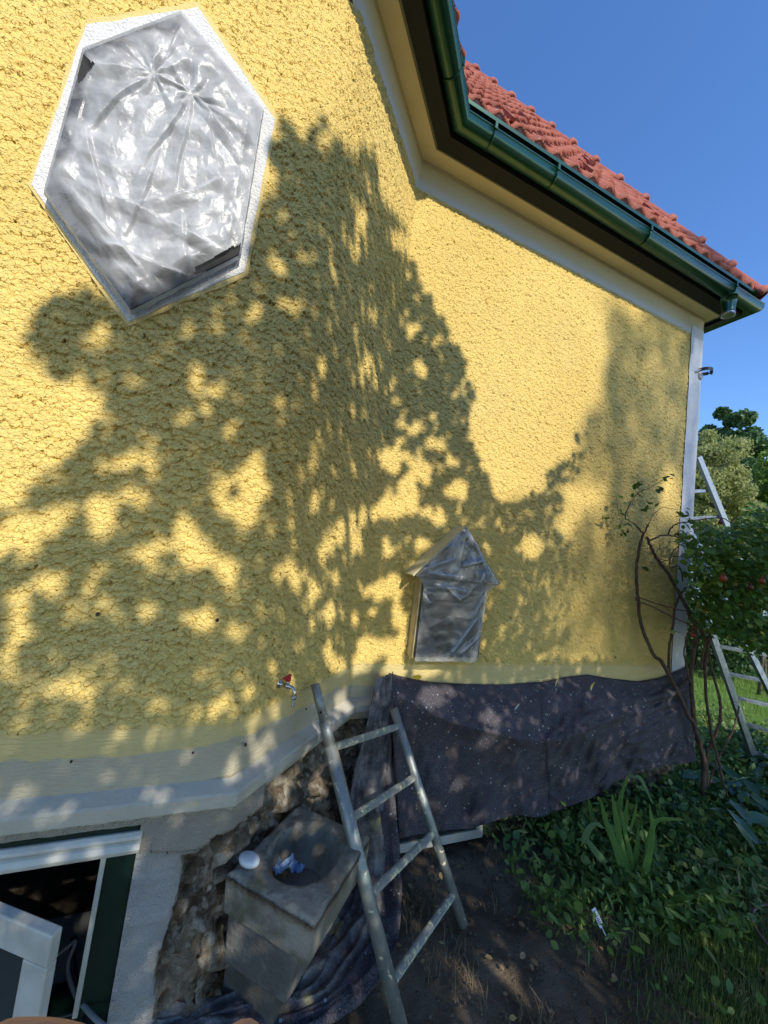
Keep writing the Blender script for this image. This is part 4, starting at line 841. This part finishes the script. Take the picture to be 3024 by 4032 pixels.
for pts in ([(2502, 2350), (2510, 2368), (2560, 2385), (2650, 2430), (2740, 2470), (2796, 2497)], [(2502, 2358), (2515, 2352), (2560, 2368), (2640, 2392), (2708, 2408)]): q.tube(spline([onD(x, y, RD - .13) for x, y in pts], 6), .0045, 7)
q.build('strand', simple('twine', (.16, .065, .05), (.10, .04, .035), 90, .9, bump=300), tw, True)

# iris clump
m_iris = leafmat('iris_blade', ((.08, .17, .045), (.12, .23, .06)), .38, .3); m_iris2 = leafmat('pale_iris_blade', ((.10, .18, .085), (.13, .22, .10)), .38, .3)
def blade(pts, w, mat, par, Dd):
    pts = spline([onD(x, y, Dd(i / (len(pts) - 1))) for i, (x, y) in enumerate(pts)], 7); n_ = len(pts); V = []; F = []
    for i, p in enumerate(pts):
        t = pts[min(i + 1, n_ - 1)] - pts[max(0, i - 1)]; sd = np.cross(t, R[:, 2]); sd /= np.linalg.norm(sd); s_ = i / (n_ - 1); ww = w * min(1, .55 + s_ * 2) * max(.02, (1 - s_) ** .55) * .5
        V += [p - sd * ww, p - R[:, 2] * ww * .35, p + sd * ww]
    for i in range(n_ - 1): a = i * 3; F += [(a, a + 1, a + 4, a + 3), (a + 1, a + 2, a + 5, a + 4)]
    return mesh('blade', V, F, mat, par, True)
bi = onZ(2500, 3480, 0); ID = depth(bi); iris = root('iris_plant', 'clump of upright sword-shaped iris leaves in the bed below the felt cloth', 'iris', tuple(bi), 'iris plants in the bed')
for k, (pts, w, pale) in enumerate((([(2470, 3500), (2430, 3350), (2385, 3230), (2365, 3144)], .046, 0), ([(2490, 3500), (2450, 3350), (2425, 3220), (2409, 3121)], .048, 0), ([(2495, 3490), (2485, 3380), (2460, 3270), (2444, 3179)], .034, 0), ([(2500, 3490), (2500, 3400), (2510, 3320), (2516, 3240)], .040, 0),
        ([(2530, 3490), (2550, 3390), (2570, 3290), (2557, 3163)], .052, 0), ([(2440, 3330), (2435, 3200), (2450, 3120), (2483, 3034)], .042, 0), ([(2545, 3330), (2580, 3240), (2630, 3225), (2700, 3231)], .036, 0), ([(2385, 3400), (2350, 3360), (2310, 3310), (2270, 3305)], .042, 1), ([(2300, 3320), (2315, 3270), (2345, 3245), (2378, 3262)], .046, 1),
        ([(2550, 3400), (2545, 3330), (2535, 3280), (2523, 3240)], .020, 0), ([(2460, 3280), (2465, 3200), (2472, 3140)], .032, 0), ([(2490, 3060), (2520, 3065), (2545, 3110), (2572, 3170)], .026, 1), ([(2480, 3280), (2500, 3200), (2510, 3150)], .018, 0), ([(2510, 3520), (2500, 3580), (2490, 3640), (2485, 3700)], .012, 0))):
    off = -.05 + .02 * (k % 4) - (.05 if k in (7, 8) else 0) + (.12 if k in (5, 11) else 0); blade(pts, w, m_iris2 if pale else m_iris, iris, lambda t, o=off: ID + o - .04 * t)
for k, (x, y, dx, h_, lab) in enumerate(((2650, 3040, 44, 115, 'single upright iris leaf in front of the right end of the felt cloth'), (2345, 3260, -30, 120, 'small tuft of blue-green iris leaves under the cloth hem'))):
    b_ = onZ(x, y + 60, 0); t = root('iris_plant', lab, 'iris', tuple(b_), 'iris plants in the bed'); D_ = depth(b_); blade([(x, y + 60), (x + dx * .5, y - h_ * .4), (x + dx, y - h_)], .045, m_iris, t, lambda s_: D_ - .02 * s_)
    if k:
        for dx2 in (-62, -8): blade([(x, y + 60), (x + dx2 * .5, y - 10), (x + dx2, y - 60)], .03, m_iris2, t, lambda s_: D_ - .02 * s_)

# ground cover, grass, litter
def ground_pts(n_, fn, xr, yr):
    out = []
    while len(out) < n_:
        x, y = rng.uniform(*xr), rng.uniform(*yr); w = fn(x, y)
        if rng.random() < w: out.append((x, y))
    return np.array(out)
def bed(x, y):          # leafy bed between soil path and wall
    e_ = x - .35 * y * 0 ; f_ = (x - 1.55) + .5 * (y - 1.3) * 0 + .35 * mnoise.noise(Vector((x * 2.5, y * 2.5, 3)))
    if y > 1.93 and x < 3.6: return 0
    return max(0, min(1, f_ * 1.4)) * min(1, max(.03, (y - 1.12 + .25 * mnoise.noise(Vector((x * 3, y * 3, 5)))) * 3.2)) * (.45 + .9 * max(0, mnoise.noise(Vector((x * 5, y * 5, 0))) + .4))
g2 = ground_pts(17000, bed, (1.4, 6.0), (.35, 2.9)); z_ = np.abs(rng.normal(size=len(g2))) * .045 + rng.uniform(0, .03, len(g2)); z_ *= 1 + 1.2 * np.clip((g2[:, 1] - 1.2), 0, 1)
m_cov = leafmat('ground_cover_leaf', ((.06, .12, .025), (.16, .24, .05), (.09, .19, .06), (.30, .31, .09)), .5, .3)
o = leaves('ground_cover', np.c_[g2, z_], .036, m_cov, None, .7, np.array([0, -.1, .55]), var=.65); tag(o, 'dense low leafy ground cover in the shaded bed', 'ground cover', kind='stuff')
g3 = ground_pts(5200, bed, (1.4, 4.6), (.6, 2.0)); o = leaves('weeds', np.c_[g3, rng.uniform(.01, .13, len(g3))], .052, leafmat('weed_leaf', ((.07, .14, .03), (.15, .24, .055), (.20, .21, .08)), .5, .35), None, .22, np.array([0, -.3, .2]), var=.6); tag(o, 'thin weeds and runners mixed into the leafy bed', 'weeds', kind='stuff')
def bigbed(x, y): return 1 if (x > 3.0 and y < 2.3 + (x - 3.5) * .3) else 0
gb = ground_pts(260, bigbed, (3.1, 5.2), (1.1, 2.6)); o = leaves('broad_leaves', np.c_[gb, rng.uniform(.05, .22, len(gb))], .16, leafmat('broad_leaf', ((.03, .085, .03), (.055, .12, .045)), .35, .2), None, .5, np.array([0, -.2, .9])); tag(o, 'broad glossy leaves at the foot of the rose bush', 'ground cover', kind='stuff')
def grassmesh(name, P, h, w, mat, label, lean=.5, cat='grass'):
    n_ = len(P); a = rng.uniform(0, 2 * math.pi, n_); hh = h * rng.uniform(.5, 1.3, n_); ln = lean * hh * rng.uniform(.2, 1.3, n_); dx, dy = np.cos(a), np.sin(a)
    b = np.c_[P, np.full(n_, -.02)]; sd = np.c_[-dy, dx, np.zeros(n_)] * w; m_ = b + np.c_[dx * ln * .35, dy * ln * .35, hh * .6]; t = b + np.c_[dx * ln, dy * ln, hh]
    V = np.stack([b - sd, b + sd, m_ - sd * .7, m_ + sd * .7, t], 1).reshape(-1, 3); i = np.arange(n_)[:, None] * 5
    F = np.concatenate([i + np.array([[0, 1, 3, 2]])]); F3 = i + np.array([[2, 3, 4]])
    me = bpy.data.meshes.new(name); me.vertices.add(len(V)); me.vertices.foreach_set('co', V.astype(np.float32).ravel()); me.loops.add(7 * n_); me.loops.foreach_set('vertex_index', np.concatenate([F.ravel(), F3.ravel()]).astype(np.int32)); me.polygons.add(2 * n_)
    me.polygons.foreach_set('loop_start', np.concatenate([np.arange(0, 4 * n_, 4), 4 * n_ + np.arange(0, 3 * n_, 3)]).astype(np.int32)); me.update(calc_edges=True); me.materials.append(mat)
    o_ = link(bpy.data.objects.new(name, me)); return tag(o_, label, cat, kind='stuff')
def lawnfn(x, y): f_ = (x - 1.45) + .35 * mnoise.noise(Vector((x * 2, y * 2, 8))) - .35 * (y - 1.0); return max(0, min(1, f_ * 1.6)) * (.3 + .7 * (y < 1.7))
P = ground_pts(60000, lawnfn, (1.2, 4.6), (.2, 2.2)); grassmesh('grass', P, .050, .0014, leafmat('dark_grass', ((.11, .17, .035), (.19, .26, .055), (.28, .26, .11)), .6, .3), 'short dark grass in the shade at the lower right')
P = ground_pts(26000, lambda x, y: 1, (4.4, 13), (1.0, 9)); grassmesh('lawn_grass', P, .10, .004, leafmat('lit_grass', ((.10, .19, .03), (.17, .27, .05)), .6, .3), 'sunlit lawn beyond the house corner')
def pathfn(x, y): return .9 * max(0, mnoise.noise(Vector((x * 4, y * 4, 8)))) * (1 if x > .95 else 0)
P = ground_pts(1500, pathfn, (.9, 2.2), (.9, 1.85)); grassmesh('dry_grass', P, .055, .0013, simple('straw', (.20, .15, .085), (.12, .09, .05), 50, .9), 'dry straw-coloured stalks on the trodden soil', 1.6)
P = ground_pts(190, lambda x, y: 1, (.9, 3.6), (.6, 1.95)); o = leaves('dead_leaves', np.c_[P, rng.uniform(.0, .012, len(P))], .028, leafmat('dead_leaf', ((.20, .11, .05), (.34, .22, .12), (.42, .34, .12)), .8, .05), None, .6, np.array([0, 0, 3.])); tag(o, 'scattered fallen brown leaves on soil and grass', 'leaf litter', kind='stuff')
P = ground_pts(900, lambda x, y: 1, (.7, 2.6), (.8, 1.92)); q = MB()
for x, y in P: r_ = rng.uniform(.003, .011); q.lathe([(r_ * .6, -r_ * .5), (r_, 0), (r_ * .5, r_ * .6)], (x, y, -.01 + rng.uniform(0, .008)), None, 5)
o = q.build('soil_clods', simple('clod', (.05, .038, .026), (.10, .078, .055), 40, .95), None); tag(o, 'small clods and pebbles on the trodden soil', 'soil', kind='stuff')
# printed plant label
lp = onZ(2352, 3612, .075); dx_ = np.array([.97, .1, .15]); dx_ /= np.linalg.norm(dx_); dy_ = np.array([-.10, .62, .75]); dy_ -= dx_ * (dy_ @ dx_); dy_ /= np.linalg.norm(dy_); dz_ = np.cross(dx_, dy_)
P_ = lp; pl = root('plant_label', 'small white printed plant label sticking up in the bed edge', 'label', tuple(lp)); MB().box((-.013, -.032, 0), (.013, .030, .0015), [dx_, dy_, dz_], lp).box((-.002, -.07, -.001), (.002, -.031, .0), [dx_, dy_, dz_], lp).build('card', simple('label_card', (.66, .66, .68), rough=.5), pl)
q = MB()
for yy, x0, x1 in ((.020, -.009, .0), (.014, -.009, -.002), (.02, .004, .010), (.004, -.009, .009), (-.003, -.009, .007), (-.009, -.009, .009), (-.015, -.009, .008), (-.021, -.009, .004)): q.box((x0, yy - .0016, .0018), (x1, yy + .0016, .0022), [dx_, dy_, dz_], lp)
q.build('print', simple('label_print', (.08, .08, .10), rough=.6), pl)
o = MB().tube(spline([onZ(3060, 3550, .03), onZ(3024, 3560, .03), onZ(2982, 3571, .035), (onZ(2958, 3608, .03)), onZ(2973, 3652, .03), onZ(3010, 3704, .03), onZ(3060, 3770, .02)], 7), .007, 8).build('garden_hose', simple('brown_hose', (.13, .075, .06), rough=.6), None, True); tag(o, 'thin brown hose looping over the shaded grass at the right edge', 'hose')
# bits stuck to the cloth
for k, (px, py, w_, h_, col, nm, lab) in enumerate(((1640, 2664, .055, .022, (.75, .45, .02), 'yellow_scrap', 'bright yellow scrap on the top edge of the felt cloth'), (2025, 2795, .018, .075, (.36, .40, .42), 'feather', 'pale grey curved feather stuck on the felt cloth'), (1990, 2898, .03, .022, (.62, .55, .30), 'dry_leaf', 'pale yellow leaf on the middle of the felt cloth'), (2328, 2700, .022, .05, (.42, .40, .12), 'dry_leaf', 'yellowish leaf near the top of the felt cloth'), (2315, 2850, .02, .06, (.40, .38, .14), 'dry_leaf', 'long olive leaf right of centre on the felt cloth'), (2190, 2680, .006, .07, (.45, .42, .12), 'dry_leaf', 'thin yellow stalk on the top edge of the felt cloth'))):
    p = onY(px, py, 1.80 if k else 1.87); V = []
    for i in range(8):
        for j in range(3):
            u, w = i / 7 - .5, (j - 1) * .5; V.append(p + np.array([w * w_ * (1 - 4 * u * u * .8) + .25 * h_ * u * u + (h_ * u * .5 if k else 0), -.004 - .02 * u * u, u * h_]))
    o = mesh(nm, V, gridfaces(8, 3), simple(nm + '_col', col, rough=.7), None, True); o.modifiers.new('s', 'SOLIDIFY').thickness = .0015; tag(o, lab, 'scrap' if k == 0 else ('feather' if k == 1 else 'leaf'), 'scraps stuck to the felt cloth')

# ------------------------------------------------------------------ step ladder beyond the corner
b1, b2 = onZ(2990, 3060, 0), onZ(3190, 3120, 0)
al = root('aluminium_ladder', 'tall aluminium ladder standing beyond the house corner behind the rose bush', 'ladder', tuple(b1))
LD = depth(b1)
def rail(p, q_, w_, mat=m_alu):
    a, b = np.array(p), np.array(q_); t = (b - a) / np.linalg.norm(b - a); s_ = np.cross(t, [0, 1, 0.]); s_ /= np.linalg.norm(s_); n_ = np.cross(t, s_); return MB().box((-w_ / 2, -.012, 0), (w_ / 2, .012, np.linalg.norm(b - a)), [s_, n_, t], a)
topL, botL = onD(2809, 2513, LD), onD(2992, 3050, LD); topL = topL + (topL - botL) * .9
topR, botR = onD(2750, 1800, LD + .0), onD(3030, 2480, LD); botR = botR + (botR - topR) * .92
rail(topL, botL, .075).build('rail', m_alu, al); rail(topR, botR, .065).build('rail', splatter('spattered_alu', (.26, .29, .30), (.38, .41, .42), .5, .4, (.3, .33, .33), .55), al)
rail(onD(2700, 2060, LD - .1), onD(3200, 3060, LD - .25), .06).build('support_leg', m_alu, al)
for k, (x0, y0, x1, y1) in enumerate(((2700, 1940, 2768, 1934), (2700, 2045, 2830, 2036), (2690, 2152, 2900, 2147), (2826, 2545, 3100, 2592), (2862, 2652, 3140, 2706), (2900, 2748, 3180, 2812), (2935, 2850, 3200, 2930), (2960, 2960, 3240, 3050))):
    a, b = onD(x0, y0, LD + .03), onD(x1, y1, LD + .03); dd = b - a; t = dd / np.linalg.norm(dd); n_ = np.array([0, 0, 1.]) - t * t[2]; n_ /= np.linalg.norm(n_); s_ = np.cross(t, n_)
    MB().box((0, -.03, -.012), (np.linalg.norm(dd), .03, .012), [t, s_, n_], a).box((0, -.012, .012), (np.linalg.norm(dd), .012, .018), [t, s_, n_], a).build('rung', m_alu, al)

# ------------------------------------------------------------------ trees and hedge beyond
def crown(cen, rad, n_, clump, seed=0, hole=.0):
    out = []
    cs = []
    while len(cs) < clump:
        u = rng.normal(size=3); u /= np.linalg.norm(u); u *= rng.uniform(.55, 1) ; cs.append(np.array(cen) + u * np.array(rad))
    for c_ in cs:
        k = n_ // clump; r_ = min(rad) * rng.uniform(.22, .42); q_ = rng.normal(size=(k, 3)); q_ = q_ / np.linalg.norm(q_, axis=1)[:, None] * rng.uniform(.3, 1, (k, 1)) ** .5; out.append(c_ + q_ * r_)
    return np.concatenate(out)
def bgtree(name, label, px, py_top, py_bot, D, wpx, n_, size, mat, group=None, clump=40):
    T_, B_ = onD(px, py_top, D), onD(px, py_bot, D); cen = (T_ + B_) / 2; h_ = abs(T_[2] - B_[2]) / 2; w_ = wpx / FPX * D / 2
    P_ = crown(cen, (w_, w_, h_), n_, clump); return treething(name, label, (cen[0], cen[1], -.05), (cen[0], cen[1], cen[2]), P_, size, mat, .12, 6, group)
m_birch = leafmat('pale_tree_leaf', ((.22, .25, .075), (.30, .32, .12), (.34, .35, .16)), .6, .4); m_pine = leafmat('pine_needles', ((.04, .10, .035), (.07, .14, .045)), .6, .15); m_lite = leafmat('bright_tree_leaf', ((.12, .20, .035), (.18, .26, .05)), .5, .4); m_hedge = leafmat('hedge_leaf', ((.02, .05, .014), (.045, .09, .02)), .5, .25)
bgtree('pine_tree', 'dark green pine with stubby tufted branches rising behind the pale tree', 2870, 1600, 2100, 15, 210, 16000, .16, m_pine, 'pines beyond the garden', clump=46)
bgtree('pine_tree', 'lower dark pine at the right behind the pale tree', 2975, 1730, 2120, 15.5, 120, 9000, .16, m_pine, 'pines beyond the garden', clump=30)
bgtree('pale_tree', 'pale yellow-green tree just beyond the white corner strip', 2800, 1660, 2420, 11.5, 260, 26000, .085, m_birch, 'pale trees beyond the garden', clump=90)
bgtree('pale_tree', 'second pale yellow-green tree, to the right of the ladder top', 2905, 1830, 2440, 12.2, 170, 14000, .085, m_birch, 'pale trees beyond the garden', clump=60)
bgtree('bright_tree', 'bright green tree at the right edge beyond the garden', 3060, 1770, 2350, 12, 190, 14000, .09, m_lite, clump=60)
hp = onZ(2900, 2560, 0); P = []
for k in range(70):
    c_ = onD(rng.uniform(2640, 3700), rng.uniform(2190, 2600), 7.4 + rng.uniform(-.3, .6)); c_[2] = max(c_[2], .15); u = rng.normal(size=(330, 3)); u = u / np.linalg.norm(u, axis=1)[:, None] * rng.uniform(.3, 1, (330, 1)) ** .5 * rng.uniform(.3, .5); P.append(c_ + u)
P = np.concatenate(P); P = P[P[:, 2] > 0]; hg = root('hedge', 'dark leafy hedge behind the ladder and rose bush', 'hedge', (P[:, 0].mean(), P[:, 1].mean(), 0)); leaves('foliage', P, .08, m_hedge, hg, .7)
q = MB()
for k in range(9): b_ = np.array([P[:, 0].mean() + (k - 4) * .45, P[:, 1].mean() + (k - 4) * .1, -.05]); q.tube([b_, b_ + np.array([rng.normal() * .1, rng.normal() * .1, 1.3])], [.03, .012], 6)
q.build('stems', m_trunk, hg, True)
# glimpse of a house between the trees
hb = onD(3020, 2000, 22); dh_ = root('distant_house', 'small pale house with red roof glimpsed between the trees', 'house', (hb[0], hb[1], 0)); m_w = simple('distant_render', (.55, .56, .58), rough=.8)
MB().box((-2, -3, 0), (2.5, 3, hb[2] + .4), None, (hb[0], hb[1], 0)).build('wall', m_w, dh_)
z9 = hb[2] + .4; MB().hexa([(hb[0] - 2.3, hb[1] - 3.3, z9), (hb[0] + 2.8, hb[1] - 3.3, z9), (hb[0] + 2.8, hb[1] + 3.3, z9), (hb[0] - 2.3, hb[1] + 3.3, z9)], [(hb[0] - 2.3, hb[1] - .01, z9 + 1.6), (hb[0] + 2.8, hb[1] - .01, z9 + 1.6), (hb[0] + 2.8, hb[1] + .01, z9 + 1.6), (hb[0] - 2.3, hb[1] + .01, z9 + 1.6)]).build('roof', m_tile, dh_)
for k in range(4): o = MB().box((-2.03, -2.4 + k * 1.3, 1.2), (-2.0, -1.7 + k * 1.3, 2.4), None, (hb[0], hb[1], 0)).build('window', m_glass, dh_)
# ------------------------------------------------------------------ the photographer's fingertips at the bottom edge
def hp_(x, y, D): return onD(x, y, D)
hv = []; he = []; hr = []
def chain(pts, rad, start=None):
    last = start
    for p, r_ in zip(pts, rad):
        hv.append(tuple(p)); hr.append(r_)
        if last is not None: he.append((last, len(hv) - 1))
        last = len(hv) - 1
    return last
w0 = chain([hp_(700, 9500, .10) - R[:, 2] * .16, hp_(650, 7600, .10) - R[:, 2] * .07, hp_(620, 6200, .10) - R[:, 2] * .02], [.030, .027, .030]); palm = w0
chain([hp_(900, 5300, .095), hp_(935, 4600, .090), hp_(937, 4185, .085), hp_(935, 4106, .085)], [.0095, .0082, .0070, .0060], palm)
chain([hp_(500, 5100, .095), hp_(460, 4500, .092), hp_(360, 4262, .088), hp_(160, 4212, .086), hp_(-140, 4205, .086)], [.0098, .0086, .0076, .0080, .0075], palm)
chain([hp_(1250, 5500, .096), hp_(1330, 4900, .093), hp_(1350, 4500, .092)], [.0095, .0082, .0068], palm)
chain([hp_(1500, 5900, .098), hp_(1650, 5400, .096), hp_(1700, 5100, .094)], [.0085, .0072, .0058], palm)
chain([hp_(50, 6000, .10), hp_(-350, 5500, .098), hp_(-600, 5200, .096)], [.0120, .0100, .0080], palm)
me = bpy.data.meshes.new('hand'); me.from_pydata(hv, he, []); ho = bpy.data.objects.new('hand', me); link(ho); sk = ho.modifiers.new('skin', 'SKIN'); ss = ho.modifiers.new('sub', 'SUBSURF'); ss.levels = ss.render_levels = 2
for k, dv_ in enumerate(me.skin_vertices[0].data if len(me.skin_vertices) else []): dv_.radius = (hr[k], hr[k]); dv_.use_root = (k == 0)
if not len(me.skin_vertices):
    bpy.context.view_layer.objects.active = ho; bpy.ops.mesh.customdata_skin_add()
    for k, dv_ in enumerate(me.skin_vertices[0].data): dv_.radius = (hr[k], hr[k]); dv_.use_root = (k == 0)
me.materials.append(simple('skin', (.50, .25, .14), (.56, .30, .18), 90, .5)); tag(ho, 'fingertips of the hand holding the camera, at the bottom left edge', 'hand')
